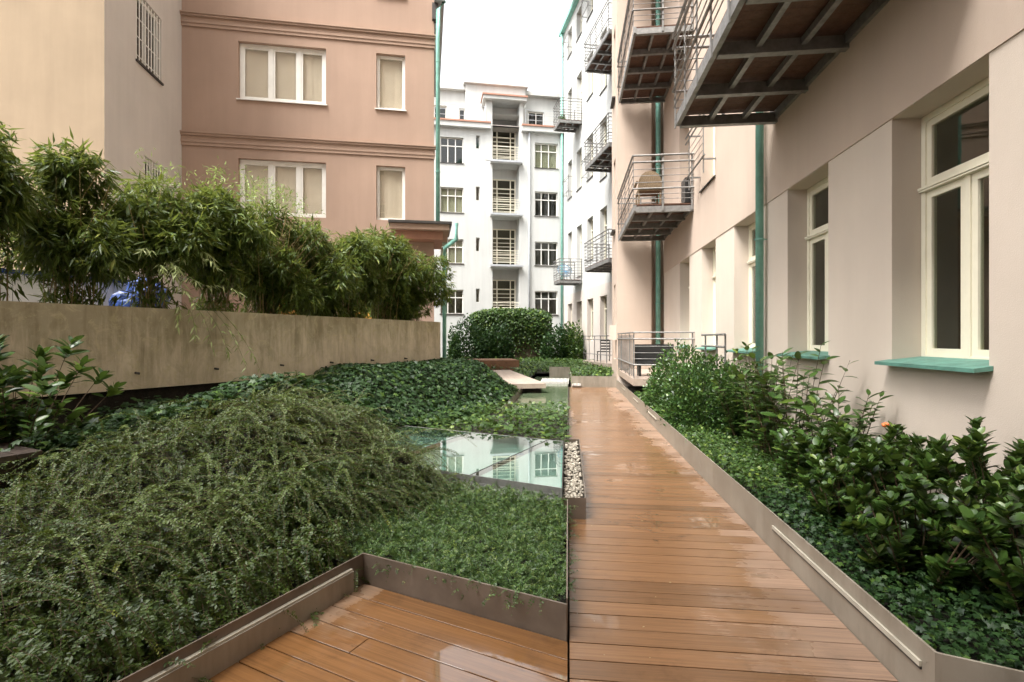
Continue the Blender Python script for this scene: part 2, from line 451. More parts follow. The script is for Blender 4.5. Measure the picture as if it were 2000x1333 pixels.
class MB:
    def __init__(s):
        s.v, s.f = [], []
    def add(s, vs, fs):
        n = len(s.v)
        s.v += [tuple(v) for v in vs]
        s.f += [tuple(i + n for i in f) for f in fs]
        return s
    def box(s, x0, x1, y0, y1, z0, z1):
        if x0 > x1: x0, x1 = x1, x0
        if y0 > y1: y0, y1 = y1, y0
        if z0 > z1: z0, z1 = z1, z0
        return s.add([(x0, y0, z0), (x1, y0, z0), (x1, y1, z0), (x0, y1, z0), (x0, y0, z1), (x1, y0, z1), (x1, y1, z1), (x0, y1, z1)],
                     [(0, 3, 2, 1), (4, 5, 6, 7), (0, 1, 5, 4), (1, 2, 6, 5), (2, 3, 7, 6), (3, 0, 4, 7)])
    def quad(s, a, b, c, d):
        return s.add([a, b, c, d], [(0, 1, 2, 3)])
    def prism(s, poly, z0, z1, ch=0.0):
        """convex polygon (counter-clockwise) extruded, top edge chamfered"""
        n = len(poly)
        cx = sum(p[0] for p in poly) / n; cy = sum(p[1] for p in poly) / n
        rings = [[(x, y, z0) for x, y in poly]]
        if ch:
            rings.append([(x, y, z1 - ch) for x, y in poly])
            ins = []
            for i in range(n):
                p0, p1, p2 = Vector(poly[i - 1]), Vector(poly[i]), Vector(poly[(i + 1) % n])
                e0 = (p1 - p0).normalized(); e1 = (p2 - p1).normalized()
                n0 = Vector((-e0.y, e0.x)); n1 = Vector((-e1.y, e1.x))
                b = (n0 + n1); b = b / max(0.2, b.dot(n0))
                q = p1 + b * ch
                ins.append((q.x, q.y, z1))
            rings.append(ins)
        else:
            rings.append([(x, y, z1) for x, y in poly])
        vs = [v for r in rings for v in r]
        fs = [tuple(range(n - 1, -1, -1)), tuple(range((len(rings) - 1) * n, len(rings) * n))]
        for k in range(len(rings) - 1):
            for i in range(n):
                j = (i + 1) % n
                fs.append((k * n + i, k * n + j, (k + 1) * n + j, (k + 1) * n + i))
        return s.add(vs, fs)
    def tube(s, pts, r, seg=8, r1=None, caps=True):
        pts = [Vector(p) for p in pts]
        n = len(pts)
        vs, fs = [], []
        up = Vector((0, 0, 1))
        for i, p in enumerate(pts):
            t = (pts[min(i + 1, n - 1)] - pts[max(i - 1, 0)]).normalized()
            a = t.cross(up if abs(t.z) < 0.95 else Vector((1, 0, 0))).normalized()
            b = a.cross(t)
            rr = r if r1 is None else r + (r1 - r) * i / max(1, n - 1)
            for k in range(seg):
                an = 2 * math.pi * k / seg
                vs.append(p + a * (rr * math.cos(an)) + b * (rr * math.sin(an)))
        for i in range(n - 1):
            for k in range(seg):
                k2 = (k + 1) % seg
                fs.append((i * seg + k, i * seg + k2, (i + 1) * seg + k2, (i + 1) * seg + k))
        if caps:
            fs.append(tuple(range(seg - 1, -1, -1)))
            fs.append(tuple(range((n - 1) * seg, n * seg)))
        return s.add(vs, fs)
    def blob(s, c, r, seg=7, rings=5, jit=0.0, rnd=random):
        vs, fs = [], []
        vs.append((c[0], c[1], c[2] - r[2]))
        for i in range(1, rings):
            th = math.pi * i / rings
            for k in range(seg):
                an = 2 * math.pi * k / seg
                q = 1 + jit * (rnd.random() - .5)
                vs.append((c[0] + r[0] * q * math.sin(th) * math.cos(an), c[1] + r[1] * q * math.sin(th) * math.sin(an), c[2] - r[2] * q * math.cos(th)))
        vs.append((c[0], c[1], c[2] + r[2]))
        for k in range(seg):
            fs.append((0, 1 + (k + 1) % seg, 1 + k))
            fs.append((len(vs) - 1, 1 + (rings - 2) * seg + k, 1 + (rings - 2) * seg + (k + 1) % seg))
        for i in range(rings - 2):
            for k in range(seg):
                k2 = (k + 1) % seg
                fs.append((1 + i * seg + k, 1 + i * seg + k2, 1 + (i + 1) * seg + k2, 1 + (i + 1) * seg + k))
        return s.add(vs, fs)
    def mesh(s, name, mat, smooth=False):
        me = bpy.data.meshes.new(name)
        me.from_pydata(s.v, [], s.f)
        me.materials.append(M[mat])
        if smooth:
            me.polygons.foreach_set('use_smooth', [True] * len(me.polygons))
        me.update()
        return me
    def build(s, name, mat, parent=None, smooth=False, loc=None, rz=None):
        return link(name, s.mesh(name, mat, smooth), parent, loc, rz)

def facade(mb, x0, x1, z0, z1, ops, depth, y=0.0):
    """a wall face at y (outward is -y) with rectangular openings and their reveals"""
    xs = sorted({x0, x1} | {v for o in ops for v in o[:2]})
    zs = sorted({z0, z1} | {v for o in ops for v in o[2:4]})
    xs = [v for v in xs if x0 - 1e-6 <= v <= x1 + 1e-6]
    zs = [v for v in zs if z0 - 1e-6 <= v <= z1 + 1e-6]
    for i in range(len(xs) - 1):
        for k in range(len(zs) - 1):
            cx, cz = (xs[i] + xs[i + 1]) / 2, (zs[k] + zs[k + 1]) / 2
            if any(o[0] < cx < o[1] and o[2] < cz < o[3] for o in ops):
                continue
            mb.quad((xs[i], y, zs[k]), (xs[i + 1], y, zs[k]), (xs[i + 1], y, zs[k + 1]), (xs[i], y, zs[k + 1]))
    for (a, b, c, d) in [o[:4] for o in ops]:
        e = y + depth
        mb.quad((a, y, c), (a, y, d), (a, e, d), (a, e, c))
        mb.quad((b, y, c), (b, e, c), (b, e, d), (b, y, d))
        mb.quad((a, y, d), (b, y, d), (b, e, d), (a, e, d))
        mb.quad((a, y, c), (a, e, c), (b, e, c), (b, y, c))
    return mb

def shell(mb, x0, x1, y0, y1, z0, z1):
    """dark rooms behind a facade: a box without its front"""
    mb.quad((x0, y1, z0), (x1, y1, z0), (x1, y1, z1), (x0, y1, z1))
    mb.quad((x0, y0, z0), (x0, y1, z0), (x0, y1, z1), (x0, y0, z1))
    mb.quad((x1, y0, z0), (x1, y1, z0), (x1, y1, z1), (x1, y0, z1))
    mb.quad((x0, y0, z1), (x1, y0, z1), (x1, y1, z1), (x0, y1, z1))
    mb.quad((x0, y0, z0), (x1, y0, z0), (x1, y1, z0), (x0, y1, z0))
    return mb

def ring(mb, xa, xb, za, zb, w, y0, y1, wb=None):
    wb = w if wb is None else wb
    mb.box(xa, xa + w, y0, y1, za, zb)
    mb.box(xb - w, xb, y0, y1, za, zb)
    mb.box(xa + w, xb - w, y0, y1, zb - w, zb)
    mb.box(xa + w, xb - w, y0, y1, za, za + wb)

def window(parent, xa, xb, za, zb, yd, fm='cream', cols=(0.5,), transom=None, topcols=(), fw=0.06, sash=0.05,
           glass='glass', sill=None, sill_out=0.1, curtain=None, blind=0.0, name='window', label=None):
    """frame (the part) with sashes, panes and sill as its pieces; yd is the depth of the frame behind the wall face"""
    fr = MB()
    ring(fr, xa + 0.004, xb - 0.004, za + 0.004, zb - 0.004, fw, yd, yd + 0.08)
    cells = []
    zt = zb
    W, H = xb - xa, zb - za
    if transom:
        zt = za + H * transom
        fr.box(xa + fw + .004, xb - fw - .004, yd - 0.012, yd + 0.078, zt - fw * 0.5, zt + fw * 0.5)
        if sash:
            fr.box(xa + .01, xb - .01, yd - 0.035, yd - .013, zt - fw * .1, zt + fw * .28)
            fr.box(xa + .012, xb - .012, yd - 0.028, yd - .013, zt - fw * .45, zt - fw * .2)
            fr.box(xa + .012, xb - .012, yd - 0.02, yd - .001, za + .004, za + fw * .5)
        edges = [xa + fw] + [xa + W * c for c in topcols] + [xb - fw]
        for c in topcols:
            fr.box(xa + W * c - fw * .5, xa + W * c + fw * .5, yd + .002, yd + 0.076, zt + fw * .5, zb - fw - .004)
        for i in range(len(edges) - 1):
            a = edges[i] + (fw * .5 if i > 0 else 0); b = edges[i + 1] - (fw * .5 if i < len(edges) - 2 else 0)
            cells.append((a, b, zt + fw * .5, zb - fw))
    edges = [xa + fw] + [xa + W * c for c in cols] + [xb - fw]
    top = zt - fw * .5 if transom else zb - fw
    for c in cols:
        fr.box(xa + W * c - fw * .5, xa + W * c + fw * .5, yd + .002, yd + 0.076, za + fw + .004, top - .001)
    for i in range(len(edges) - 1):
        a = edges[i] + (fw * .5 if i > 0 else 0); b = edges[i + 1] - (fw * .5 if i < len(edges) - 2 else 0)
        cells.append((a, b, za + fw, top))
    f = fr.build(name, fm, parent)
    if label: f['label'] = label
    for (a, b, c, d) in cells:
        if sash:
            s = MB(); ring(s, a + .003, b - .003, c + .003, d - .003, sash, yd + 0.014, yd + 0.06)
            s.build('sash', fm, f)
            k = sash
        else:
            k = 0.002
        MB().box(a + k, b - k, yd + 0.032, yd + 0.04, c + k, d - k).build('pane', glass, f)
    if curtain:
        cu = MB()
        n = max(6, int(W / 0.07))
        zc = zb - 0.02
        zl = za + 0.03 + blind
        pts = [(xa + .01 + (W - .02) * i / (2 * n), yd + 0.115 + (0.018 if i % 2 else -0.018) * (0.6 + 0.8 * random.random())) for i in range(2 * n + 1)]
        vs = [(x, y, zl) for x, y in pts] + [(x, y, zc) for x, y in pts]
        m = len(pts)
        cu.add(vs, [(i, i + 1, m + i + 1, m + i) for i in range(m - 1)])
        cu.build('curtain', curtain, f, smooth=True)
    if sill:
        s = MB()
        t = 0.025
        x0, x1 = xa - 0.04, xb + 0.04
        y0 = -sill_out
        zz = za + 0.012
        s.add([(x0, y0, zz - 0.05), (x1, y0, zz - 0.05), (x1, -0.002, zz - .035), (x0, -0.002, zz - .035), (x0, y0, zz - 0.02), (x1, y0, zz - 0.02), (x1, -.002, zz), (x0, -.002, zz)],
              [(0, 3, 2, 1), (4, 5, 6, 7), (0, 1, 5, 4), (1, 2, 6, 5), (2, 3, 7, 6), (3, 0, 4, 7)])
        s.add([(xa + .002, -.002, zz - .03), (xb - .002, -.002, zz - .03), (xb - .002, yd - .002, zz - .005), (xa + .002, yd - .002, zz - .005),
               (xa + .002, -.002, zz), (xb - .002, -.002, zz), (xb - .002, yd - .002, zz + .03), (xa + .002, yd - .002, zz + .03)],
              [(0, 3, 2, 1), (4, 5, 6, 7), (0, 1, 5, 4), (1, 2, 6, 5), (2, 3, 7, 6), (3, 0, 4, 7)])
        s.build('window_sill', sill, f)
    return f

def balcony(parent, xa, xb, w, z, nbeam=4, label=None, joists=(0.33, 0.66), boardw=0.142, nposts=5, yface=0.0, thin=0.008):
    """steel frame (the part) with boards, posts and rails as its pieces; outward is -y"""
    fr = MB()
    y0 = yface - 0.004
    yw = yface - w
    fr.box(xa, xb, yw, yw + 0.06, z + 0.02, z + 0.17)
    fr.box(xa, xb, y0 - 0.05, y0, z + 0.035, z + 0.155)
    for i in range(nbeam):
        c = xa + 0.045 + (xb - xa - 0.09) * i / (nbeam - 1)
        fr.box(c - 0.04, c + 0.04, yw + 0.062, y0 - .001, z, z + 0.13)
        fr.box(c - 0.045, c + 0.045, yw + 0.062, y0 - 0.002, z - 0.012, z - 0.001)
    for j in joists:
        y = y0 + (yw - y0) * j
        for i in range(nbeam - 1):
            a = xa + 0.045 + (xb - xa - 0.09) * i / (nbeam - 1) + .041
            b = xa + 0.045 + (xb - xa - 0.09) * (i + 1) / (nbeam - 1) - .041
            fr.box(a, b, y - 0.03, y + 0.03, z + 0.05, z + 0.128)
    b = fr.build('balcony', 'galv', parent)
    if label: b['label'] = label
    n = int((xb - xa - .01) / boardw)
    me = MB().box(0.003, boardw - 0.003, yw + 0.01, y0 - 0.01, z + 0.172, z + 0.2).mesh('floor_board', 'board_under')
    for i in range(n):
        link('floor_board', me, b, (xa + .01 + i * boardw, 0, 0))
    ft = z + 0.2
    pm = MB().box(-.022, .022, -0.008, 0.008, z - 0.02, ft + 1.13).mesh('post', 'galv')
    for i in range(nposts):
        c = xa + 0.03 + (xb - xa - 0.06) * i / (nposts - 1)
        link('post', pm, b, (c, yw - 0.01, 0))
    pm2 = MB().box(-.008, .008, -0.022, 0.022, z + 0.02, ft + 1.13).mesh('post', 'galv')
    for c in (xa - .01, xb + .01):
        link('post', pm2, b, (c, yface - 0.06, 0))
        link('post', pm2, b, (c, yface - w * 0.52, 0))
    def rails(h, r):
        m = MB()
        e = 0.03 if r > 0.012 else 0.022
        m.tube([(xa - e, y0, ft + h), (xa - e, yw - e, ft + h)], r, 6)
        m.tube([(xa - e, yw - e, ft + h), (xb + e, yw - e, ft + h)], r, 6)
        m.tube([(xb + e, yw - e, ft + h), (xb + e, y0, ft + h)], r, 6)
        return m
    rails(1.15, 0.024).build('handrail', 'galv', b)
    rails(0.99, 0.022).build('handrail', 'galv', b)
    for h in (0.82, 0.66, 0.5):
        rails(h, thin).build('wire', 'galv', b)
    rails(0.35, 0.02).build('handrail', 'galv', b)
    for h in (0.22, 0.1):
        rails(h, thin).build('wire', 'galv', b)
    return b

def window_guard(parent, xa, xb, z0, h, out=0.3, wires=4):
    g = MB()
    for x in (xa, xb):
        g.box(x - .02, x + .02, -out - .008, -out + .008, z0, z0 + h)
        for zz in (z0 + h - .03, z0 + 0.28):
            g.box(x - .015, x + .015, -out + .009, -0.002, zz - .015, zz + .015)
    b = g.build('window_guard', 'galv', parent)
    for hh in (h, h - 0.14, 0.3):
        MB().tube([(xa - .2, -out - .03, z0 + hh), (xb + .2, -out - .03, z0 + hh)], 0.02, 6).build('handrail', 'galv', b)
    for i in range(wires):
        hh = 0.3 + (h - 0.5) * (i + 1) / (wires + 1)
        MB().tube([(xa - .02, -out - .02, z0 + hh), (xb + .02, -out - .02, z0 + hh)], 0.007, 5).build('wire', 'galv', b)
    return b

def downpipe(parent, pts, r, mat='copper', clamps=()):
    p = MB().tube(pts, r, 12).build('downpipe', mat, parent, smooth=True)
    for (x, y, z) in clamps:
        MB().tube([(x, y, z - .012), (x, y, z + .012)], r + 0.012, 12).build('clamp', mat, p)
        MB().tube([(x, y - r - .02, z), (x, y + r + .1, z)], 0.008, 5).build('clamp', mat, p)
    return p

# ------------------------------------------------------------------ the ground
def sheet(name, x0, x1, y0, y1, z, mat, th=None):
    mb = MB()
    if th: mb.box(x0, x1, y0, y1, z - th, z)
    else: mb.quad((x0, y0, z), (x1, y0, z), (x1, y1, z), (x0, y1, z))
    return tag(mb.build(name, mat), kind='structure')
sheet('ground', -150, 150, -150, 250, -0.45, 'soil')

# main boardwalk: every board its own piece
DW = 1.532
bw = MB().box(0.02, DW - 0.02, -1.2, 16.86, -0.30, -0.032).build('boardwalk', 'dark_timber')
tag(bw, kind='structure')
BP = 0.145
pl_me = MB().prism([(0.006, 0.0035), (DW, 0.0035), (DW, BP - 0.0035), (0.006, BP - 0.0035)], -0.03, 0.0, 0.0012).mesh('plank', 'plank')
for i in range(125):
    o = link('plank', pl_me, bw, (0, -1.2 + i * BP, random.uniform(-.0012, .0012)))

# the angled platform of boards at the steel corner
rzG = math.atan2(-GL.y, -GL.x)      # local x runs to the right along the boards (-GL), local y along GX
pf = MB()
pf.add([tuple(v) for v in (Vector((0.02, -3.2, -.3)), Vector((1.3, -3.2, -.3)), Vector((1.3, -.02, -.3)), Vector((.02, -.02, -.3)),
                            Vector((0.02, -3.2, -.032)), Vector((1.3, -3.2, -.032)), Vector((1.3, -.02, -.032)), Vector((.02, -.02, -.032)))],
       [(0, 3, 2, 1), (4, 5, 6, 7), (0, 1, 5, 4), (1, 2, 6, 5), (2, 3, 7, 6), (3, 0, 4, 7)])
plat = pf.build('platform', 'dark_timber', None, loc=CORNER, rz=rzG)
tag(plat, kind='structure')
def qcut(p):   # local x of the line X = -0.004 for boards at p
    return (1.336 - 0.004 - 0.3541 * p) / 0.9352
for i in range(24):
    p1 = -0.012 - i * 0.15
    p0 = p1 - 0.143
    a = 0.012
    segs = [(a, None)]
    if i == 3: segs = [(a, 0.47), (0.474, None)]
    if i == 9: segs = [(a, 1.1), (1.104, None)]
    if i == 14: segs = [(a, 0.7), (0.704, None)]
    for (s0, s1) in segs:
        poly = [(s0, p0), (qcut(p0) if s1 is None else s1, p0), (qcut(p1) if s1 is None else s1, p1), (s0, p1)]
        MB().prism(poly, -0.03, 0.0, 0.0012).build('plank', 'plank_wet', plat, loc=(0, 0, random.uniform(-.001, .001)))

# ------------------------------------------------------------------ the rose apartment house on the right
RW = 3.0
RY = 16.6
house = empty('apartment_house', (RW, RY, 0), -math.pi / 2)
tag(house, 'rose plastered apartment house with steel balconies along the boardwalk on the right', 'building')
ops, tops = [], []
for k in range(-2, 5):
    c = RY - (4.58 + 2.285 * k)
    ops.append((c - 0.555, c + 0.555, 1.39, 3.64))
low = MB()
facade(low, 0, RY + 6, -0.4, 3.645, ops, 0.36)
low.build('plinth_wall', 'wall_rose_plinth', house)
up_ops = []
for k in (3, 4):
    c = RY - (4.58 + 2.285 * k)
    up_ops.append((c - 0.555, c + 0.555, 4.93, 7.35))
for k in (0, 1):
    c = RY - (4.58 + 2.285 * k)
    up_ops.append((c - 0.555, c + 0.555, 4.96, 7.35))
for k in (0, 1, 2, 3, 4):
    c = RY - (4.58 + 2.285 * k)
    for base in (9.32, 13.7, 18.0):
        up_ops.append((c - 0.555, c + 0.555, base, base + 2.4))
upw = MB()
facade(upw, 0, RY + 6, 3.645, 22, up_ops, 0.36, y=-0.012)
upw.quad((0, -0.012, 3.645), (0, 0, 3.645), (RY + 6, 0, 3.645), (RY + 6, -0.012, 3.645))
upw.build('wall', 'wall_rose', house)
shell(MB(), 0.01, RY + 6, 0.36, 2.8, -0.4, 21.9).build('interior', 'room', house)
MB().box(-2.4, RY + 6, -0.6, 8, 22.0, 22.4).build('roof', 'copper', house)
for o in ops:
    window(house, o[0], o[1], o[2], o[3], 0.25, 'cream', (0.5,), 0.70, (), 0.055, 0.06, 'glass', 'sill', 0.13)
for o in up_ops:
    window(house, o[0], o[1], o[2], o[3], 0.25, 'cream', (0.5,), 0.72, (), 0.055, 0.06, 'glass', 'dark_metal' if o[2] < 5.2 else None, 0.05)
# projecting bay with a narrow recess beside the pipe
bay = MB()
bops = [(-1.35, -0.65, z, z + h) for z, h in ((0.9, 2.5), (5.2, 2.4), (9.6, 2.4), (14.0, 2.4), (18.3, 2.4))]
facade(bay, -2.0, 0, -0.4, 22, bops, 0.3, y=-1.45)
bay.quad((0, -1.45, -.4), (0, -.385, -.4), (0, -.385, 22), (0, -1.45, 22))
bay.quad((0, -.385, -.4), (-.3, -.385, -.4), (-.3, -.385, 22), (0, -.385, 22))
bay.quad((-.3, -.385, -.4), (-.3, .36, -.4), (-.3, .36, 22), (-.3, -.385, 22))
bay.quad((-2.0, -1.45, -.4), (-2.0, 3.0, -.4), (-2.0, 3.0, 22), (-2.0, -1.45, 22))
bay.quad((0, 0, -.4), (0, .36, -.4), (0, .36, 22), (0, 0, 22))
bay.build('bay_wall', 'wall_rose', house)
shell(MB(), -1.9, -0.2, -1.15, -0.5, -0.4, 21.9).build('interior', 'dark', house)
for o in bops:
    window(house, o[0], o[1], o[2], o[3], 0.2 - 1.45, 'cream', (), 0.7, (), 0.05, 0.04)
for z in (5.2, 9.6, 14.0, 18.3):
    MB().box(-1.42, -.58, -1.56, -1.452, z - .05, z - .004).build('ledge', 'dark_metal', house)
# pipes
downpipe(house, [(RY - 8.15, -.11, 22), (RY - 8.15, -.11, -.1)], 0.058, 'copper', [(RY - 8.15, -.11, 3.1), (RY - 8.15, -.11, 6.4), (RY - 8.15, -.11, 0.9)])
downpipe(house, [(-.12, -.16, 22), (-.12, -.16, -.1)], 0.075, 'copper', [(-.12, -.16, 2.7), (-.12, -.16, 7.1), (-.12, -.16, 11.2)])
# balconies
balcony(house, RY - 7.81, RY - 3.95, 1.42, 4.72, 5, 'large steel balcony overhead, seen from below with brown boards', nposts=7)
balcony(house, RY - 16.42, RY - 12.66, 1.42, 4.66, 5, 'lower far steel balcony with a chair')
balcony(house, RY - 16.42, RY - 12.66, 1.42, 8.98, 5, 'upper far steel balcony')
balcony(house, RY - 16.42, RY - 12.66, 1.42, 13.3, 5)
cg = RY - 11.435
window_guard(house, cg - 0.62, cg + 0.62, 4.98, 1.25, 0.26)
# ground floor terrace behind the bushes, its railing
tr = MB()
tr.box(RY - 16.55, RY - 12.6, -1.44, -.004, 0.45, 0.62)
terr = tr.build('terrace', 'slab', house)
def ground_rail(parent, xa, xb, yw, z, h, hor=(1.0, 0.86, 0.30), fins=None, front=True):
    for i in range(5):
        c = xa + (xb - xa) * i / 4
        MB().box(c - .02, c + .02, yw - .01, yw + .01, z, z + h).build('post', 'galv', parent)
    if fins:
        fm = MB().box(-.045, .045, -.006, .006, z + .05, z + h - .06).mesh('fin', 'galv')
        for i in range(fins):
            link('fin', fm, parent, (xa + (xb - xa) * (i + .5) / fins, yw, 0))
    for f in hor:
        m = MB().tube([(xa - .02, yw - .025, z + h * f), (xb + .03, yw - .025, z + h * f)], 0.02, 6)
        m.tube([(xb + .03, yw - .025, z + h * f), (xb + .03, -.004, z + h * f)], 0.02, 6)
        m.build('handrail', 'galv', parent)
    MB().box(xb - .02, xb + .02, -.06, -.03, z, z + h).build('post', 'galv', parent)
    for f in (0.7, 0.56, 0.43):
        MB().tube([(xb + .02, yw - .02, z + h * f), (xb + .02, -.004, z + h * f)], 0.007, 5).build('wire', 'galv', parent)
ground_rail(terr, RY - 16.5, RY - 12.66, -1.42, 0.62, 1.12, fins=13)
# small railing in front of the third window
gr = MB()
xg0, xg1 = RY - 9.75, RY - 8.5
gr.box(xg0, xg1, -.5, -.004, 0.5, 0.6)
ent = gr.build('step_landing', 'slab', house)
for x in (xg0 + .03, xg1 - .5, xg1 - .03):
    MB().box(x - .02, x + .02, -.51, -.49, 0.6, 1.66).build('post', 'galv', ent)
for h in (1.66, 1.46):
    MB().tube([(xg0 - .1, -.53, h), (xg1 + .05, -.53, h)], .02, 6).build('handrail', 'galv', ent)
for h in (1.3, 1.14, .98, .82):
    MB().tube([(xg0, -.52, h), (xg1, -.52, h)], .007, 5).build('wire', 'galv', ent)
# meter box and porch pier on the bay
MB().box(-.72, -.22, -1.66, -1.453, 1.55, 2.02).build('meter_box', 'wall_rose_plinth', house)

# ------------------------------------------------------------------ the pale wing behind it
wing = empty('side_wing', BACK, -(math.pi / 2 - HA))
tag(wing, 'pale plastered wing with small steel balconies between rose house and white house', 'building')
wops = []
for k, (a, b) in enumerate(((1.1, 2.0), (3.0, 4.0), (5.0, 6.0), (7.1, 8.1))):
    for f in range(5):
        za, zb = 1.45 + 4.38 * f, 3.72 + 4.38 * f
        if f == 4: zb = 20.6
        if (k, f) in ((1, 1), (1, 3), (3, 1), (3, 2), (3, 3)): za -= 0.65
        wops.append((a, b, za, zb))
wl = MB()
facade(wl, 0, 12.5, 4.3, 21.1, [o for o in wops if o[2] > 4.3], 0.32)
wl.build('wall', 'wall_white', wing)
wl = MB()
facade(wl, 0, 12.5, -0.4, 4.3, [o for o in wops if o[2] < 4.3], 0.32)
wl.build('plinth_wall', 'wall_wing', wing)
shell(MB(), 0, 12.5, .32, 2.2, -.4, 21.0).build('interior', 'room', wing)
MB().box(-.2, 12.5, -.25, 6, 21.1, 21.35).build('roof', 'copper', wing)
MB().box(3.0, 6.0, -1.3, -.26, 21.6, 22.1).add([], []).build('eaves', 'copper', wing)
MB().box(3.2, 5.8, -1.0, .3, 21.36, 21.62).build('eaves', 'copper', wing)
for o in wops:
    window(wing, o[0], o[1], o[2], o[3], 0.24, 'cream', (), 0.72, (), 0.05, 0, 'glass', 'dark_metal' if o[2] > 2 else None, 0.05)
downpipe(wing, [(.18, -.14, 21.2), (.18, -.14, 0)], 0.08, 'copper')
balcony(wing, 2.75, 4.1, 1.3, 13.75, 3, nposts=3, thin=.012)
balcony(wing, 2.75, 4.1, 1.3, 4.72, 3, nposts=3, thin=.012)
for zz in (4.75, 9.55, 14.25):
    balcony(wing, 8.55, 11.8, 1.25, zz, 5, nposts=5, thin=.012)
window_guard(wing, 1.0, 2.1, 18.9, 1.2, .25, 3)
window_guard(wing, 1.0, 2.1, 10.2, 1.2, .25, 3)
window_guard(wing, 5.0, 6.0, 10.1, 1.2, .25, 3)
window_guard(wing, 5.0, 6.0, 18.9, 1.2, .25, 3)
wt = MB().box(8.4, 11.8, -1.3, -.004, 0.3, 0.55).build('terrace', 'slab', wing)
ground_rail(wt, 8.5, 11.6, -1.28, 0.55, 1.15)

# ------------------------------------------------------------------ the white house at the end
back = empty('white_house', BACK, HA)
tag(back, 'white modernist house with stacked loggias closing the far end of the court', 'building')
rows = ((3.1, 4.62), (6.25, 7.77), (9.42, 10.98), (12.5, 14.1))
bops = []
for i, (a, b) in enumerate(rows):
    bops.append((-1.87, -0.36, a, b))
    bops.append((-7.85, -6.42, a, b))
    bops.append((-10.4, -9.0, a, b))
for (a, b) in ((3.85, 4.7), (7.05, 7.9), (10.25, 11.1), (13.5, 14.3)):
    bops.append((-5.64, -5.40, a, b))
logg = ((2.9, 6.15), (6.2, 9.32), (9.42, 12.55), (12.75, 15.75))
cell = []
for (a, b) in logg:
    bops.append((-4.59, -2.88, a, b))
w_ = MB()
normal = [o for o in bops if o[0] != -4.59]
lg = [o for o in bops if o[0] == -4.59]
LD = 0.9
facade(w_, -12, 0, -0.4, 15.0, normal + [(-4.59, -2.88, 2.9, 15.0)], 0.22)
w_.build('wall', 'wall_white', back)
lw = MB()
for (a, b) in logg:
    # side cheeks, ceiling, back with door opening
    b2 = b
    facade(lw, -4.59, -2.88, a, b2, [(-4.52, -2.95, a + 0.12, a + 2.5)], 0.12, y=LD)
    lw.quad((-4.588, .222, a), (-4.588, LD, a), (-4.588, LD, b2), (-4.588, .222, b2))
    lw.quad((-2.882, LD, a), (-2.882, .222, a), (-2.882, .222, b2), (-2.882, LD, b2))
    lw.quad((-4.588, 0.01, b2), (-2.882, 0.01, b2), (-2.882, LD, b2), (-4.588, LD, b2))
lw.build('loggia_wall', 'wall_white', back)
shell(MB(), -12, -0.05, 1.25, 3.0, -.4, 14.9).build('interior', 'room', back)
shell(MB(), -12, -0.05, 0.23, 1.2, -.4, 14.9)
MB().box(-12, 0, 0.001, 8, 15.0, 15.06).build('terrace_roof', 'pave', back)
# cornice of the main block with a red sheet edge
for a, b in ((-12, -4.72), (-2.75, -0.0)):
    MB().box(a, b, -.3, -.002, 14.7, 15.0).build('cornice', 'wall_white', back)
    MB().box(a, b, -.36, -.01, 15.0, 15.1).build('cornice_sheet', 'roof_red', back)
for o in normal:
    small = o[1] - o[0] < 0.5
    if small:
        window(back, *o, 0.14, 'white_paint', (), None, (), 0.03, 0)
    elif o[1] > -2 :
        window(back, *o, 0.14, 'white_paint', (0.30, 0.62), 0.68, (0.30, 0.62), 0.055, 0, 'glass', 'dark_metal', .05,
               'curtain' if o[2] > 12 else None)
    else:
        window(back, *o, 0.14, 'white_paint', (0.33, 0.66), 0.68, (0.33, 0.66), 0.055, 0, 'glass', 'dark_metal', .05,
               'curtain' if o[2] in (6.25, 9.42) else None)
for i, (a, b) in enumerate(logg):
    d = window(back, -4.52, -2.95, a + .12, a + 2.5, LD + .03, 'cream', (0.22, 0.78), 0.74, (0.22, 0.78), 0.07, 0, 'glass', name='loggia_door')
    ns = 5
    for k in range(1, 7):
        zz = a + .12 + 1.7 * k / 7
        MB().box(-4.45, -3.02, LD + .0, LD + .028, zz - .018, zz + .018).build('glazing_bar', 'cream', d)
    s = MB().box(-4.75, -2.72, -.28, LD - .005, a - .16, a - .004).build('loggia_slab', 'wall_white', back)
    MB().box(-4.8, -2.66, -.33, -.283, a - .1, a + .02).build('slab_edge', 'grey_paint', s)
    for k in range(6):
        zz = a + .18 + .15 * k
        MB().tube([(-4.57, -.06, zz), (-2.9, -.06, zz)], .012 if k < 5 else .02, 5).build('rail', 'cream', s)
# canopy and pilasters of the top loggia
for a, b in ((-5.02, -4.6), (-2.87, -2.62)):
    MB().box(a, b, -.02, .9, 12.8 if a < -4 else 12.8, 16.55).build('pilaster', 'wall_white', back)
MB().box(-5.2, -2.45, -.35, 1.5, 16.55, 16.75).build('canopy', 'wall_white', back)
MB().box(-5.26, -2.4, -.42, 1.5, 16.75, 16.85).build('canopy_edge', 'roof_red', back)
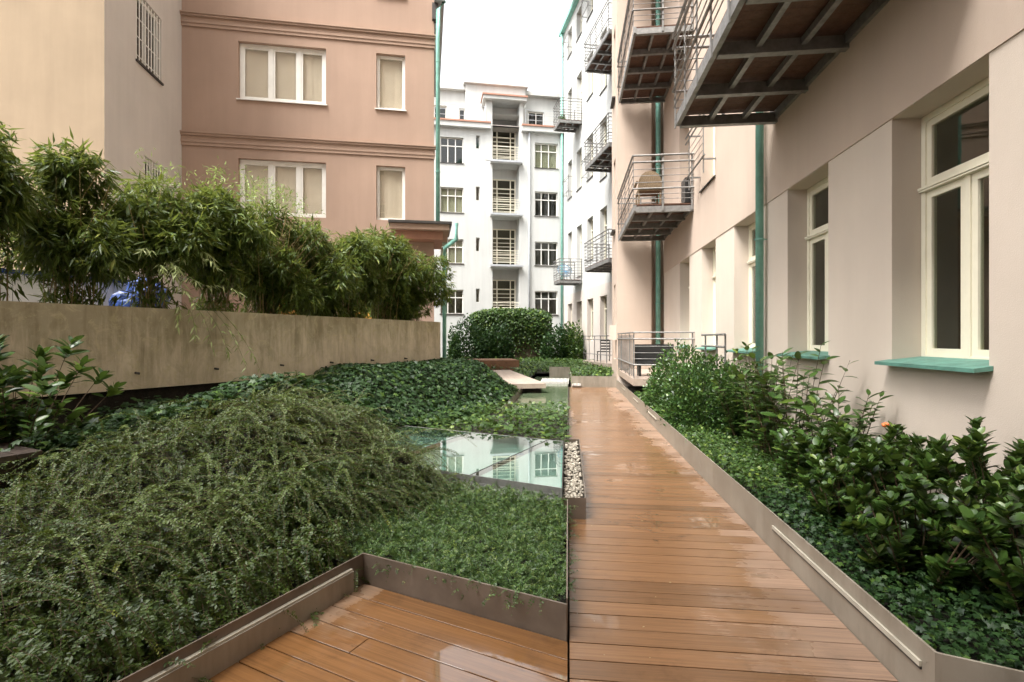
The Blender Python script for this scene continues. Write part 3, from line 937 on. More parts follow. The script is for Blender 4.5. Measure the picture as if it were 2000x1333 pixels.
# set-back top storey
tops_ = [(-2.0, -0.9, 15.15, 16.75), (-6.6, -6.2, 15.2, 16.6), (-9.0, -7.4, 15.2, 16.7)]
tw = MB()
facade(tw, -12, 0.6, 15.06, 17.7, tops_, 0.2, y=1.5)
tw.build('attic_wall', 'wall_white', back)
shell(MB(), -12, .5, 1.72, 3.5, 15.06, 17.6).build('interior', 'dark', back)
for o in tops_:
    window(back, *o, 1.62, 'white_paint', (0.5,) if o[1] - o[0] > 1 else (), None, (), 0.06, 0)
MB().box(-12, .6, 1.2, 7, 17.7, 17.95).build('attic_cornice', 'wall_white', back)
MB().box(-6.2, -2.3, .9, 1.498, 15.07, 17.95).build('attic_block', 'wall_white', back)
MB().box(-6.35, -2.15, .7, 6, 17.955, 18.25).build('attic_cornice', 'wall_white', back)
MB().box(-7.75, -6.45, 3.0, 4.6, 17.96, 19.4).build('chimney', 'wall_white', back)
rl = empty('roof_railing', (0, 0, 0), 0, back)
rl_m = MB()
for a, b in ((-11.9, -5.1), (-2.5, -.1)):
    n = int((b - a) / 1.3) + 1
    for i in range(n + 1):
        x = a + (b - a) * i / n
        rl_m.box(x - .015, x + .015, -.13, -.1, 15.1, 16.1)
    for h in (15.45, 15.78, 16.1):
        rl_m.tube([(a, -.115, h), (b, -.115, h)], .015, 5)
rl_m.build('rail', 'grey_paint', rl)
downpipe(back, [(-2.25, -.1, 14.7), (-2.25, -.1, 0)], 0.06, 'grey_paint')
downpipe(back, [(-2.45, 1.4, 17.7), (-2.45, 1.4, 15.1)], 0.05, 'grey_paint')

# ------------------------------------------------------------------ the pink house on the left
pink = empty('pink_house', PINK, HA)
tag(pink, 'old pink plastered house with string courses behind the bamboo', 'building')
pops = [(-5.52, -3.13, 8.43, 10.08), (-1.70, -.86, 8.43, 10.08), (-5.52, -3.13, 5.12, 6.74), (-1.70, -.86, 5.12, 6.74),
        (-5.52, -3.13, 11.8, 13.4), (-1.70, -.86, 11.8, 13.4)]
pdoors = [(-4.55, -3.75, 1.9, 3.35), (-2.35, -1.35, 1.9, 3.35)]
pw = MB()
facade(pw, -7.0, 0, 1.0, 14.5, pops + pdoors, 0.2)
pw.quad((0, 0, 1), (0, 7, 1), (0, 7, 14.5), (0, 0, 14.5))
pw.quad((-7, 7, 1), (-7, 7, 14.5), (0, 7, 14.5), (0, 7, 1))
pw.build('wall', 'wall_pink', pink)
shell(MB(), -6.95, -.05, .21, 2.5, 1, 14.4).build('interior', 'room', pink)
MB().box(-7, .3, -.3, 7, 14.5, 14.8).build('roof', 'roof_red', pink)
for o in pops:
    big = o[1] - o[0] > 1.5
    window(pink, *o, 0.12, 'white_paint', (0.36, 0.68) if big else (), None, (), 0.085, 0.05 if big else 0.0, 'glass_mirror', 'white_paint' if o[2] > 8 else None, 0.06, 'curtain')
for o in pdoors:
    d = MB().box(o[0] + .03, o[1] - .03, .12, .17, o[2], o[3] - .03).build('door', 'ochre', pink, None)
    for k in range(5):
        x = o[0] + .08 + (o[1] - o[0] - .16) * k / 4
        MB().box(x - .012, x + .012, .1, .119, o[2] + .05, o[3] - .1).build('door_batten', 'ochre', d)
for z in (7.02, 10.36):
    for (h0, h1, out) in ((0.0, .09, .035), (.09, .15, .055), (.15, .27, .04), (.27, .33, .09), (.33, .37, .12)):
        MB().box(-7.0, out * .6, -out, -.002, z + h0 + .001, z + h1).build('string_course', 'wall_pink', pink)
MB().box(.003, .3, -.25, 6, 11.7, 12.6).build('gutter_box', 'grey_paint', pink)
MB().box(-.06, .12, -.12, .1, 11.2, 11.69).build('gutter_box', 'dark_metal', pink)
downpipe(pink, [(.3, -.14, 11.75), (.12, -.14, 11.45), (.11, -.14, 10.6), (.11, -.14, 4.99)], 0.062, 'copper', [(.11, -.14, 6.6), (.11, -.14, 9.9)])
# porch roof at its right corner
cp = MB()
cp.prism([(-1.3, -.8), (.5, -.8), (.5, 1.2), (-1.3, 1.2)], 4.90, 4.97)
cpo = cp.build('porch_roof', 'dark_metal', pink)
MB().prism([(-1.25, -.72), (.43, -.72), (.43, 1.2), (-1.25, 1.2)], 4.74, 4.898).build('fascia', 'wall_pink', cpo)
MB().prism([(-1.15, -.5), (.25, -.5), (.25, 1.2), (-1.15, 1.2)], 4.50, 4.738).build('fascia', 'roof_red', cpo)
downpipe(pink, [(.62, -.9, 4.9), (.62, -.9, 4.45), (.3, -.5, 4.25), (.3, -.3, 4.1), (.3, -.3, 0.2)], 0.06, 'copper')

# grey return wall and beige house, nearer
GW = PINK - HE * 7.0 - HN * 3.48
side = empty('grey_wall_house', GW, HA + math.pi / 2)
tag(side, 'house with a pale grey return wall and barred windows left of the pink house', 'building')
sops = [(1.2, 2.38, 8.2, 9.85), (1.55, 2.65, 4.4, 6.05), (1.2, 2.38, 11.9, 13.4)]
sw = MB()
facade(sw, 0, 3.479, 1.0, 15, sops, .14)
sw.build('wall', 'wall_grey', side)
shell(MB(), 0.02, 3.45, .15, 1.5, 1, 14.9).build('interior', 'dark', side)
for o in sops:
    f = window(side, *o, .09, 'white_paint', (.5,), None, (), .06, 0)
    MB().box(o[0] - .02, o[1] + .02, -.05, -.003, o[2] - .05, o[2]).build('window_sill', 'dark_metal', f)
    g = MB()
    n = 8
    for k in range(n + 1):
        x = o[0] + .05 + (o[1] - o[0] - .1) * k / n
        g.tube([(x, .02, o[2] + .01), (x, .02, o[3] - .02)], .014, 5)
    for k in range(4):
        z = o[2] + .15 + (o[3] - o[2] - .3) * k / 3
        g.tube([(o[0] + .01, .03, z), (o[1] - .01, .03, z)], .012, 5)
    g.build('window_bars', 'white_paint', f)
bw_ = MB()
# its beige front, local frame of the same house: x is away from the camera, so the front lies at x = 0, running along +y
bw_.quad((0, 0, 1.0), (0, 0, 15), (0, 12, 15), (0, 12, 1.0))
bw_.quad((0, 0, 15), (3.48, 0, 15), (3.48, 12, 15), (0, 12, 15))
bw_.build('front_wall', 'wall_beige', side)

# house added out of view behind the camera to shade the near court
nh = empty('added_shade_house', (0, -5.2, 0), math.pi)
tag(nh, 'unseen plastered house added behind the viewpoint to shade the near court', 'building')
nops = [(x, x + 1.1, z, z + 1.9) for x in (-7.0, -4.2, -1.4, 1.4, 4.2, 7.0, 9.8) for z in (1.4, 5.2, 9.0, 12.8)]
nw = MB()
facade(nw, -9, 14, -.4, 23, nops, .3)
nw.build('wall', 'wall_rose', nh)
shell(MB(), -9, 14, .3, 2, -.4, 22.9).build('interior', 'room', nh)
MB().box(-9, 14, -.3, 5, 23, 23.3).build('roof', 'roof_red', nh)
for o in nops:
    window(nh, *o, .2, 'cream', (.5,), .7, (), .06, 0)

# terrace ground up behind the concrete wall
tg = MB()
a, b_, c, d = G(-6, 5.12), G(7.7, 5.12), G(11, 14), G(-6, 14)
tg.add([(v.x, v.y, -.4) for v in (a, b_, c, d)] + [(v.x, v.y, 1.86) for v in (a, b_, c, d)],
       [(4, 5, 6, 7), (0, 1, 5, 4), (1, 2, 6, 5), (2, 3, 7, 6), (3, 0, 4, 7)])
tag(tg.build('upper_terrace', 'pave'), kind='structure')

# ------------------------------------------------------------------ concrete wall (local x along GX, local y to GL)
rzW = math.atan2(GX.y, GX.x)
WQ = 4.84
cw = empty('concrete_wall', G(7.79, WQ), rzW)
tag(cw, 'long stained board marked concrete wall below the bamboo', 'wall')
L = 13.0
wm = MB()
x = -L
panels = []
while x < -0.01:
    x2 = min(0, x + 1.25)
    panels.append((x, x2)); x = x2
for (a, b) in panels:
    MB().box(a + .0012, b - .0012, 0, 0.26, 0.95, 1.995).build('panel', 'concrete', cw)
MB().box(-L, -.02, 0.05, .24, -.3, .949).build('footing', 'soil', cw)
# stub anchors along its foot
for px in (265, 420, 548, 645, 725, 790):
    u = (px - 1000) / 1000
    dd = (WQ + 1.526 + 0.868) / (0.4543 - 0.8909 * u)
    t = ((dd - 3.36) * 0.8909 + (u * dd + 0.974) * 0.4543) - 7.79
    if t < -.3:
        MB().tube([(t, .01, 1.16), (t, -.05, 1.155), (t + .02, -.06, 1.15)], .016, 6).build('anchor_stub', 'dark_metal', cw)

# ------------------------------------------------------------------ steel edging of the left bed
ed = empty('steel_edging', CORNER, rzG)
tag(ed, 'brown steel edging with a light slot round the left planting bed', 'planter edging')
HT = 0.19
xa = qcut(0) + 0.0
MB().box(0.003, xa - 0.004, -0.006, 0.006, -.02, HT).build('panel', 'steel', ed)          # across the boards
MB().box(-0.006, 0.0025, -3.6, 0.006, -.02, HT).build('panel', 'steel', ed)               # along the boards
MB().box(0.003, 0.034, -3.6, -.12, -.02, HT - 0.062).build('light_channel', 'kerb', ed)
MB().box(0.003, 0.026, -3.6, -.12, HT - 0.061, HT - 0.05).build('light_lens', 'light_lens', ed)
e2 = MB().box(-.012, -.003, 2.79, 4.5, -.05, HT).build('steel_edging', 'steel')
tag(e2, 'thin steel edge between boardwalk and small-leaved ground cover', 'planter edging')
e3 = MB().box(-.012, -.003, 7.22, 16.8, -.05, 0.12).build('steel_edging', 'steel')
tag(e3, 'thin steel edge between boardwalk and ivy patch beyond the skylight', 'planter edging')

# pebble box between skylight and boardwalk
pb = empty('pebble_box', (0, 0, 0))
tag(pb, 'narrow steel box of white pebbles standing on the boardwalk beside skylight', 'planter')
bx = MB()
Y0, Y1, X1 = 4.56, 7.2, 0.155
bx.box(-.06, X1, Y0, Y0 + .008, .001, HT)
bx.box(X1 - .008, X1, Y0 + .009, Y1, .001, HT)
bx.box(-.06, X1, Y1 + .001, Y1 + .009, .001, HT)
bx.build('side', 'steel', pb)
MB().box(-.06, X1 - .009, Y0 + .01, Y1, .05, .13).build('bedding', 'soil', pb)
pm = MB()
r2 = random.Random(5)
for i in range(620):
    r = r2.uniform(.009, .02)
    pm.blob((r2.uniform(-.04, X1 - .022), r2.uniform(Y0 + .025, Y1 - .02), .135 + r2.uniform(0, .028)), (r * r2.uniform(.8, 1.3), r * r2.uniform(.8, 1.3), r * .75), 6, 4, .3, r2)
po = pm.build('pebbles', 'pebble', None, True)
tag(po, 'white and tan pebbles filling the narrow steel box', 'pebbles', kind='stuff')

# ------------------------------------------------------------------ skylight, in the frame of the concrete wall
sk = empty('skylight', G(1.8, 0), rzG)     # local x to the right, local y along GX
tag(sk, 'flat glass skylight with steel bars mirroring the white house', 'skylight')
def xr(p):                                   # local x of the line X = -0.055
    return (1.336 - 0.055 - 0.3541 * (p + 1.8)) / 0.9352
PZ = 0.235
PD = 2.0
joints = [-2.7, -1.5, -0.3]
for a, b in ((-2.7, -1.5), (-1.5, -.3), (-.3, None)):
    if b is not None:
        poly = [(a + .014, 0.012), (b - .014, 0.012), (b - .014, PD - .012), (a + .014, PD - .012)]
    else:
        poly = [(a + .014, 0.012), (xr(0) - .012, .012), (xr(PD) - .012, PD - .012), (a + .014, PD - .012)]
    MB().prism(poly, PZ - .012, PZ).build('pane', 'glass_roof', sk)
for a in joints:
    MB().box(a - .013, a + .013, .012, PD - .012, PZ - .05, PZ - .003).build('glazing_bar', 'dark_metal', sk)
MB().prism([(-2.72, 0), (xr(0), 0), (xr(0.01), .011), (-2.72, .011)], PZ - .1, PZ + .003).build('rim', 'galv', sk)
MB().prism([(-2.72, PD - .011), (xr(PD - .01), PD - .011), (xr(PD), PD), (-2.72, PD)], PZ - .1, PZ + .003).build('rim', 'galv', sk)
MB().prism([(xr(0) - .011, .012), (xr(0), .012), (xr(PD), PD - .012), (xr(PD) - .011, PD - .012)], PZ - .1, PZ + .003).build('rim', 'dark_metal', sk)
vd = MB()
poly = [(-2.72, 0), (xr(0), 0), (xr(PD), PD), (-2.72, PD)]
n = 4
vd.add([(x, y, -.40) for x, y in poly] + [(x, y, PZ - .06) for x, y in poly], [(0, 1, 2, 3)] + [(i, (i + 1) % n, n + (i + 1) % n, n + i) for i in range(n)])
vd.build('shaft', 'wall_white', sk)

# ------------------------------------------------------------------ right kerb
kb = empty('kerb', (DW, 0, 0))
tag(kb, 'greige steel kerb with light slots along the right of the boardwalk', 'planter edging')
KH = 0.275
kbend = 2.34
segs = [(kbend, 6.2), (6.2, 10.4), (10.4, 16.75)]
for a, b in segs:
    MB().box(.004, .016, a + .001, b - .001, -.04, KH).build('panel', 'kerb', kb)
kr = MB()
dv = Vector((0.9352, -0.3541))
nv = Vector((0.3541, 0.9352))
p0 = Vector((.004, kbend)); p1 = p0 + dv * 2.6
kr.prism([tuple(p0), tuple(p1), tuple(p1 + nv * .012), tuple(p0 + nv * .012 + Vector((.0, 0)))], -.04, KH - .001)
kr.build('panel', 'kerb', kb)
for a, b in ((2.42, 4.05), (9.2, 10.1), (11.6, 12.4), (14.2, 15.0)):
    MB().box(-.008, .0035, a, b, .165, .19).build('light_lens', 'light_lens', kb)
    MB().box(-.005, .0035, a, b, .153, .1645).build('light_channel', 'dark_metal', kb)

# soil of the right bed
rb = MB()
rb.prism([(DW + .02, 2.36), (RW - .02, 1.83), (RW + .0, 1.9), (RW + .0, 16.0), (DW + .018, 16.0)], -.3, .12)
tag(rb.build('right_bed', 'soil'), kind='structure')

# ------------------------------------------------------------------ left bed: a modelled mound
def sm(a, b, x):
    t = np.clip((x - a) / (b - a), 0, 1)
    return t * t * (3 - 2 * t)
def zbed(p, q):
    p = np.asarray(p, float); q = np.asarray(q, float)
    H1 = .36 + .46 * sm(-1.6, 1.6, p)
    m = .05 + H1 * (.52 * sm(.3, 1.05, q) + .48 * sm(.7, 2.6, q))
    m = m - .30 * sm(2.9, 3.9, q)
    m2 = .06 + H1 * sm(1.9, 2.9, q) * (1 - .6 * sm(1.8, 3.3, p)) - .30 * sm(2.9, 3.9, q) * (1 - sm(2.2, 3.6, p))
    w1 = sm(1.55, 1.8, p)
    m = m * (1 - w1) + m2 * w1
    b = .10 + .84 * sm(2.75, 4.1, q) * (1 - sm(8.0, 9.5, p))
    w = sm(2.9, 4.1, p)
    z = m * (1 - w) + b * w
    z = z + .03 * np.sin(3.1 * p + 1.3 * q) * np.sin(2.3 * q - .7 * p)
    z = z + sm(.4, 1.0, q) * (1 - sm(1.9, 2.8, p)) * (.075 * np.sin(2.6 * p + .9 * q + .5) * np.sin(2.9 * q - 1.1 * p + .4) + .035 * np.sin(6.1 * p - 2.0 * q) * np.sin(5.3 * q + 2.2 * p))
    return np.maximum(z, .04)
def gworld(p, q):
    X = CORNER.x + GX.x * p + GL.x * q
    Y = CORNER.y + GX.y * p + GL.y * q
    return X, Y
def pq_of(X, Y):
    dx, dy = X - CORNER.x, Y - CORNER.y
    return dx * GX.x + dy * GX.y, dx * GL.x + dy * GL.y
POOL_X, POOL_Y0 = -1.30, 10.3
ps = np.linspace(-3.6, 12.5, 130); qs = np.linspace(-6.5, 4.95, 96)
PP, QQ = np.meshgrid(ps, qs, indexing='ij')
XX, YY = gworld(PP, QQ)
ZZ = zbed(PP, QQ)
bm_v = []
idx = -np.ones(PP.shape, int)
bm = MB()
cells = []
def inbed(x, y, p, q):
    if x > .06: return False
    if p < -.005 and q < -.005: return False
    if 1.78 < p < 3.82 and q < 2.62: return False
    if y > POOL_Y0 and x > POOL_X: return False
    if q < -.02 and p < -.02: return False
    return True
ok = np.vectorize(inbed)(XX, YY, PP, QQ)
XC = np.minimum(XX, -.015)
vid = {}
def vget(i, j):
    if (i, j) not in vid:
        vid[(i, j)] = len(bm.v)
        bm.v.append((float(XC[i, j]), float(YY[i, j]), float(ZZ[i, j])))
    return vid[(i, j)]
for i in range(len(ps) - 1):
    for j in range(len(qs) - 1):
        if ok[i, j] and ok[i + 1, j] and ok[i, j + 1] and ok[i + 1, j + 1]:
            bm.f.append((vget(i, j), vget(i + 1, j), vget(i + 1, j + 1), vget(i, j + 1)))
tag(bm.build('left_bed', 'soil', None, True), kind='structure')

# ------------------------------------------------------------------ pool, bridge, far planting
pool = MB().box(POOL_X, -.014, POOL_Y0 - .2, 22, -.30, .06)
tag(pool.build('pool', 'water'), kind='structure')
pe = empty('pool_edging', (0, 0, 0))
tag(pe, 'steel edging along the left side of the water basin', 'planter edging')
MB().box(POOL_X - .02, POOL_X - .004, POOL_Y0 - .2, 15.5, -.2, .22).build('panel', 'steel', pe)
# slab bridge
br = empty('slab_bridge', (-.62, 14.35, 0), HA)      # local x along HE, local y away along HN
tag(br, 'pale timber slab bridge reaching out over the water basin', 'bridge')
brm = None
for i in range(11):
    MB().box(-1.55 + i * .141, -1.55 + i * .141 + .136, 0, 6.3, .2, .33).build('plank', 'slab', br)
MB().box(-1.5, -.02, .5, 6.2, -.3, .199).build('support', 'dark_timber', br)
# low rust brown platform behind the bridge
bo = empty('low_platform', (-3.3, 20.6, 0), HA)
tag(bo, 'low rust brown boarded box behind the slab bridge', 'platform')
for i in range(4):
    MB().box(-2.0, 1.35, .02, .06, .28 + i * .105, .38 + i * .105).build('board', 'rust', bo)
for i in range(14):
    MB().box(-2.0, 1.35, .07 + i * .14, .07 + i * .14 + .135, .61, .69).build('board', 'rust', bo)
MB().box(-1.95, 1.3, .065, 2.0, -.3, .605).build('frame', 'dark_timber', bo)
# far planter across the end of the boardwalk
fp = empty('end_planter', (0, 0, 0))
tag(fp, 'greige planter front closing the far end of the boardwalk', 'planter edging')
MB().box(.1, 1.56, 16.88, 16.9, -.05, .36).build('panel', 'kerb', fp)
MB().box(.085, .099, 16.88, 19.5, -.05, .36).build('panel', 'kerb', fp)
MB().box(1.562, 1.9, 16.2, 16.58, -.05, .62).build('pier', 'wall_rose_plinth', fp)
fp2 = MB().box(-.75, .08, 20.4, 20.42, -.05, .46).build('pool_end_wall', 'kerb')
tag(fp2, 'low panel closing the far end of the water basin', 'planter edging')
# white slatted grilles
def grille(x0, x1, y0, y1, z, n, label):
    g = empty('grille', ((x0 + x1) / 2, (y0 + y1) / 2, 0))
    tag(g, label, 'grille')
    me = MB().box(-(x1 - x0) / n * .27, (x1 - x0) / n * .27, -(y1 - y0) / 2, (y1 - y0) / 2, .062, z).mesh('slat', 'white_slat')
    for i in range(n):
        link('slat', me, g, (-(x1 - x0) / 2 + (x1 - x0) * (i + .5) / n, 0, 0))
grille(-.95, .02, 17.3, 18.8, .14, 20, 'long white slatted grille over the water beside the slab bridge')
grille(.12, .4, 16.62, 16.86, .12, 6, 'small white slatted grille at the end of the boardwalk')

fb = MB()
fb.prism([(-9, 19.0), (-1.32, 15.6), (-1.32, 22.0), (-.02, 22.02), (.1, 16.91), (4.6, 16.91), (6, 33), (-9, 33)], -.3, .2)
fbo = MB()
fbo.v = []; fbo.f = []
def flat(mb, pts, z):
    mb.add([(x, y, z) for x, y in pts], [tuple(range(len(pts)))])
flat(fbo, [(-9, 19.5), (-1.32, 15.6), (-1.32, 33), (-9, 33)], .2)
flat(fbo, [(-1.32, 20.45), (.1, 20.45), (.1, 33), (-1.32, 33)], .2)
flat(fbo, [(.1, 16.91), (6, 16.91), (6, 33), (.1, 33)], .22)
tag(fbo.build('far_bed', 'soil'), kind='structure')

# ------------------------------------------------------------------ leaves in numbers
def mesh_np(name, verts, faces, mat, var=None, smooth=False):
    me = bpy.data.meshes.new(name)
    nv, nf, k = len(verts), len(faces), faces.shape[1]
    me.vertices.add(nv)
    me.vertices.foreach_set('co', np.ascontiguousarray(verts, dtype=np.float32).ravel())
    me.loops.add(nf * k)
    me.loops.foreach_set('vertex_index', np.ascontiguousarray(faces, dtype=np.int32).ravel())
    me.polygons.add(nf)
    me.polygons.foreach_set('loop_start', np.arange(0, nf * k, k, dtype=np.int32))
    if smooth:
        me.polygons.foreach_set('use_smooth', np.ones(nf, dtype=bool))
    me.update(calc_edges=True)
    me.validate()
    if var is not None:
        at = me.attributes.new('var', 'FLOAT', 'POINT')
        at.data.foreach_set('value', np.ascontiguousarray(var, dtype=np.float32))
    me.materials.append(M[mat])
    return me

T_LANCE = (np.array([(0, 0, 0), (.32, .095, .02), (1, 0, -.08), (.32, -.095, .02)]), np.array([(0, 1, 2), (0, 2, 3)]))
T_OVAL = (np.array([(0, 0, 0), (.5, .27, .07), (1, 0, -.02), (.5, -.27, .07)]), np.array([(0, 1, 2), (0, 2, 3)]))
T_IVY = (np.array([(.3, 0, .05), (0, 0, 0), (-.05, .33, -.03), (.33, .24, .02), (.45, .52, -.06), (.62, .17, .02), (1, 0, -.1), (.62, -.17, .02), (.45, -.52, -.06), (.33, -.24, .02), (-.05, -.33, -.03)]),
         np.array([(0, i, i + 1) for i in range(1, 10)] + [(0, 10, 1)])[:, ::-1])
T_IVY_S = (np.array([(0, 0, 0), (.25, .42, -.04), (1, 0, -.1), (.25, -.42, -.04), (.4, 0, .06)]), np.array([(4, 1, 0), (4, 2, 1), (4, 3, 2), (4, 0, 3)]))
def laurel(w=.19, curl=.16):
    n = 5
    v, f = [], []
    for i in range(n + 1):
        t = i / n
        hw = w * (math.sin(math.pi * min(1, t * 1.0) ** .85) ** .8 if 0 < t < 1 else 0.0)
        z = -curl * t * t
        v += [(t, hw, z + .22 * hw), (t, 0, z), (t, -hw, z + .22 * hw)]
    for i in range(n):
        a = i * 3
        f += [(a, a + 1, a + 4), (a, a + 4, a + 3), (a + 1, a + 2, a + 5), (a + 1, a + 5, a + 4)]
    return np.array(v), np.array(f)[:, ::-1]
T_LAUREL = laurel(.19, .18)
T_OBOV = (laurel(.26, .12)[0] * np.array([1, 1, 1]), laurel(.26, .12)[1])

def nrm(a):
    return a / np.maximum(1e-9, np.linalg.norm(a, axis=-1, keepdims=True))
def leaves(tmpl, pos, xd, nd, scale, rng=rng):
    tv, tf = tmpl
    xd = nrm(xd)
    yd = nrm(np.cross(nd, xd)); nd = np.cross(xd, yd)
    s = np.asarray(scale).reshape(-1, 1, 1)
    v = pos[:, None, :] + s * (tv[None, :, 0:1] * xd[:, None, :] + tv[None, :, 1:2] * yd[:, None, :] + tv[None, :, 2:3] * nd[:, None, :])
    n, k = len(pos), len(tv)
    f = (tf[None] + (np.arange(n) * k)[:, None, None]).reshape(-1, tf.shape[1])
    var = np.repeat(rng.random(n) * .999, k)
    return v.reshape(-1, 3), f, var
def join(parts):
    V, F, A = [], [], []
    n = 0
    for v, f, a in parts:
        V.append(v); F.append(f + n); A.append(a); n += len(v)
    return np.concatenate(V), np.concatenate(F), np.concatenate(A)
def leaf_object(name, parts, mat, parent=None, smooth=False):
    v, f, a = join(parts) if isinstance(parts, list) else parts
    return link(name, mesh_np(name, v, f, mat, a, smooth), parent)
def rnd_dir(n, up=0.0, rng=rng):
    d = nrm(rng.normal(size=(n, 3)))
    d[:, 2] += up
    return nrm(d)
def tubes_np(P, r):
    """P: (n, m, 3) polylines -> three-sided tubes"""
    n, m, _ = P.shape
    t = np.gradient(P, axis=1)
    t = nrm(t)
    a = nrm(np.cross(t, np.array([.31, .17, .93])))
    b = np.cross(t, a)
    rr = np.asarray(r).reshape(-1, 1, 1) * np.linspace(1, .45, m)[None, :, None]
    rings = np.stack([P + rr * (a * math.cos(k * 2.0944) + b * math.sin(k * 2.0944)) for k in range(3)], 2)   # n,m,3,3
    V = rings.reshape(-1, 3)
    base = (np.arange(n) * m * 3)[:, None, None] + (np.arange(m - 1) * 3)[None, :, None]
    F = []
    for k in range(3):
        k2 = (k + 1) % 3
        F.append(np.stack([base + k, base + k2, base + 3 + k2, base + 3 + k], -1).reshape(-1, 4))
    F = np.concatenate(F)
    return V, F, np.zeros(len(V))

def bednormal(p, q):
    e = .05
    dzp = (zbed(p + e, q) - zbed(p - e, q)) / (2 * e)
    dzq = (zbed(p, q + e) - zbed(p, q - e)) / (2 * e)
    n = np.stack([-(dzp * GX.x + dzq * GL.x), -(dzp * GX.y + dzq * GL.y), np.ones_like(dzp)], -1)
    return nrm(n)

# ------------------------------------------------------------------ the arching honeysuckle mound, front left
def sprays(p, q, L, rise, droop, hd, leaf, step, lift, rng=rng, base=None, mind=None):
    n = len(p)
    X, Y = gworld(p, q)
    if base is None: Z = zbed(p, q) + lift
    else: Z = base
    P0 = np.stack([X, Y, Z], -1)
    K = 9
    t = np.linspace(0, 1, K)
    hdv = np.stack([np.cos(hd), np.sin(hd), np.zeros(n)], -1)
    P = P0[:, None, :] + hdv[:, None, :] * (L[:, None] * (t * (1 - .22 * t))[None])[..., None]
    P[:, :, 2] += rise[:, None] * t[None] - droop[:, None] * (t ** 2)[None]
    side = np.stack([-np.sin(hd), np.cos(hd), np.zeros(n)], -1)
    wig = (rng.random((n, 1)) - .5) * .25 * L[:, None] * (t ** 2)[None]
    P += side[:, None, :] * wig[..., None]
    nl = int(step)
    tl = np.linspace(.06, 1, nl)
    ti = tl * (K - 1)
    i0 = np.minimum(ti.astype(int), K - 2); fr = (ti - i0)
    C = P[:, i0] * (1 - fr)[None, :, None] + P[:, i0 + 1] * fr[None, :, None]
    T = nrm(P[:, i0 + 1] - P[:, i0])
    S = nrm(np.cross(T, np.array([0, 0, 1.0]) + .35 * rng.normal(size=(n, 1, 3))))
    U = np.cross(S, T)
    out = []
    sz = (leaf[:, None] * (1 - .45 * tl[None] ** 2) * (.8 + .4 * rng.random((n, nl)))).ravel()
    shoot_var = rng.random(n)
    for sgn in (1, -1):
        jit = .3 * rng.normal(size=C.shape)
        D = (sgn * S * .9 + T * .45 + U * .12 + jit).reshape(-1, 3)
        Nn = (U + .35 * rng.normal(size=C.shape)).reshape(-1, 3)
        v, f, a = leaves(T_OVAL, C.reshape(-1, 3), D, Nn, sz)
        # one shoot keeps one tone, tips younger
        base_t = np.repeat((shoot_var[:, None] * .72 + .22 * tl[None] ** 3 + .06 * rng.random((n, nl))).ravel().clip(0, .999), 4)
        out.append((v, f, base_t))
    return out, P

def sample_bed(n, pr, qr, keep):
    p = rng.uniform(pr[0], pr[1], n); q = rng.uniform(qr[0], qr[1], n)
    X, Y = gworld(p, q)
    k = keep(p, q, X, Y)
    return p[k], q[k]

def k_mound(p, q, X, Y):
    a = (q > .03) & (q < 3.0 + .25 * np.sin(2 * p))
    b = ~((p > 1.72) & (q < 2.35))
    c = (p < 3.0)
    d = ~((p > .0) & (q < .45 + .25 * np.sin(3 * p)))
    d &= (q > .75) | (rng.random(len(q)) < .4) | (p > 0)
    return a & b & c & d

parts, stems = [], []
# thick undergrowth of short shoots
p, q = sample_bed(4600, (-2.6, 3.0), (0.0, 3.25), k_mound)
n = len(p)
hd0 = math.atan2(-GL.y, -GL.x)
near = np.clip((1.2 - p) / 3, 0, 1)
o, P = sprays(p, q, rng.uniform(.16, .42, n), rng.uniform(.04, .16, n), rng.uniform(.05, .26, n), hd0 + rng.normal(size=n) * 1.25,
              rng.uniform(.020, .030, n), 22, rng.uniform(-.05, .08, n))
parts += o; stems.append(P)
# long arching shoots that run down the slope
p, q = sample_bed(1700, (-2.6, 2.6), (0.5, 3.2), k_mound)
n = len(p)
o, P = sprays(p, q, rng.uniform(.4, .95, n), rng.uniform(.14, .40, n), rng.uniform(.25, .72, n), hd0 - .35 + rng.normal(size=n) * .8,
              rng.uniform(.019, .027, n), 46, rng.uniform(.0, .10, n))
parts += o; stems.append(P)
# fronds that hang over the steel edge
n = 1500
p = rng.uniform(-2.8, .1, n); q = rng.uniform(.22, 1.15, n)
o, P = sprays(p, q, rng.uniform(.12, .36, n), rng.uniform(.04, .14, n), rng.uniform(.22, .5, n), hd0 + rng.normal(size=n) * .7,
              rng.uniform(.024, .034, n), 24, rng.uniform(.06, .30, n) * np.clip(1.25 - q, .25, 1))
parts += o; stems.append(P)
# shoots that fall across the skylight and the ground cover
n = 260
p = rng.uniform(.3, 1.75, n); q = rng.uniform(.5, 2.3, n)
o, P = sprays(p, q, rng.uniform(.4, .8, n), rng.uniform(.12, .28, n), rng.uniform(.25, .55, n), hd0 + rng.normal(size=n) * .5 + .4,
              rng.uniform(.016, .022, n), 46, rng.uniform(.02, .08, n))
parts += o; stems.append(P)
yp = []
n = 420
p = rng.uniform(-2.2, 2.2, n); q = rng.uniform(.7, 3.0, n)
X_, Y_ = gworld(p, q); kk = k_mound(p, q, X_, Y_); p, q = p[kk], q[kk]; n = len(p)
o, P = sprays(p, q, rng.uniform(.45, 1.1, n), rng.uniform(.25, .6, n), rng.uniform(.35, .85, n), hd0 - .2 + rng.normal(size=n) * .8,
              rng.uniform(.019, .026, n), 44, rng.uniform(.05, .13, n))
yp += o; stems.append(P)
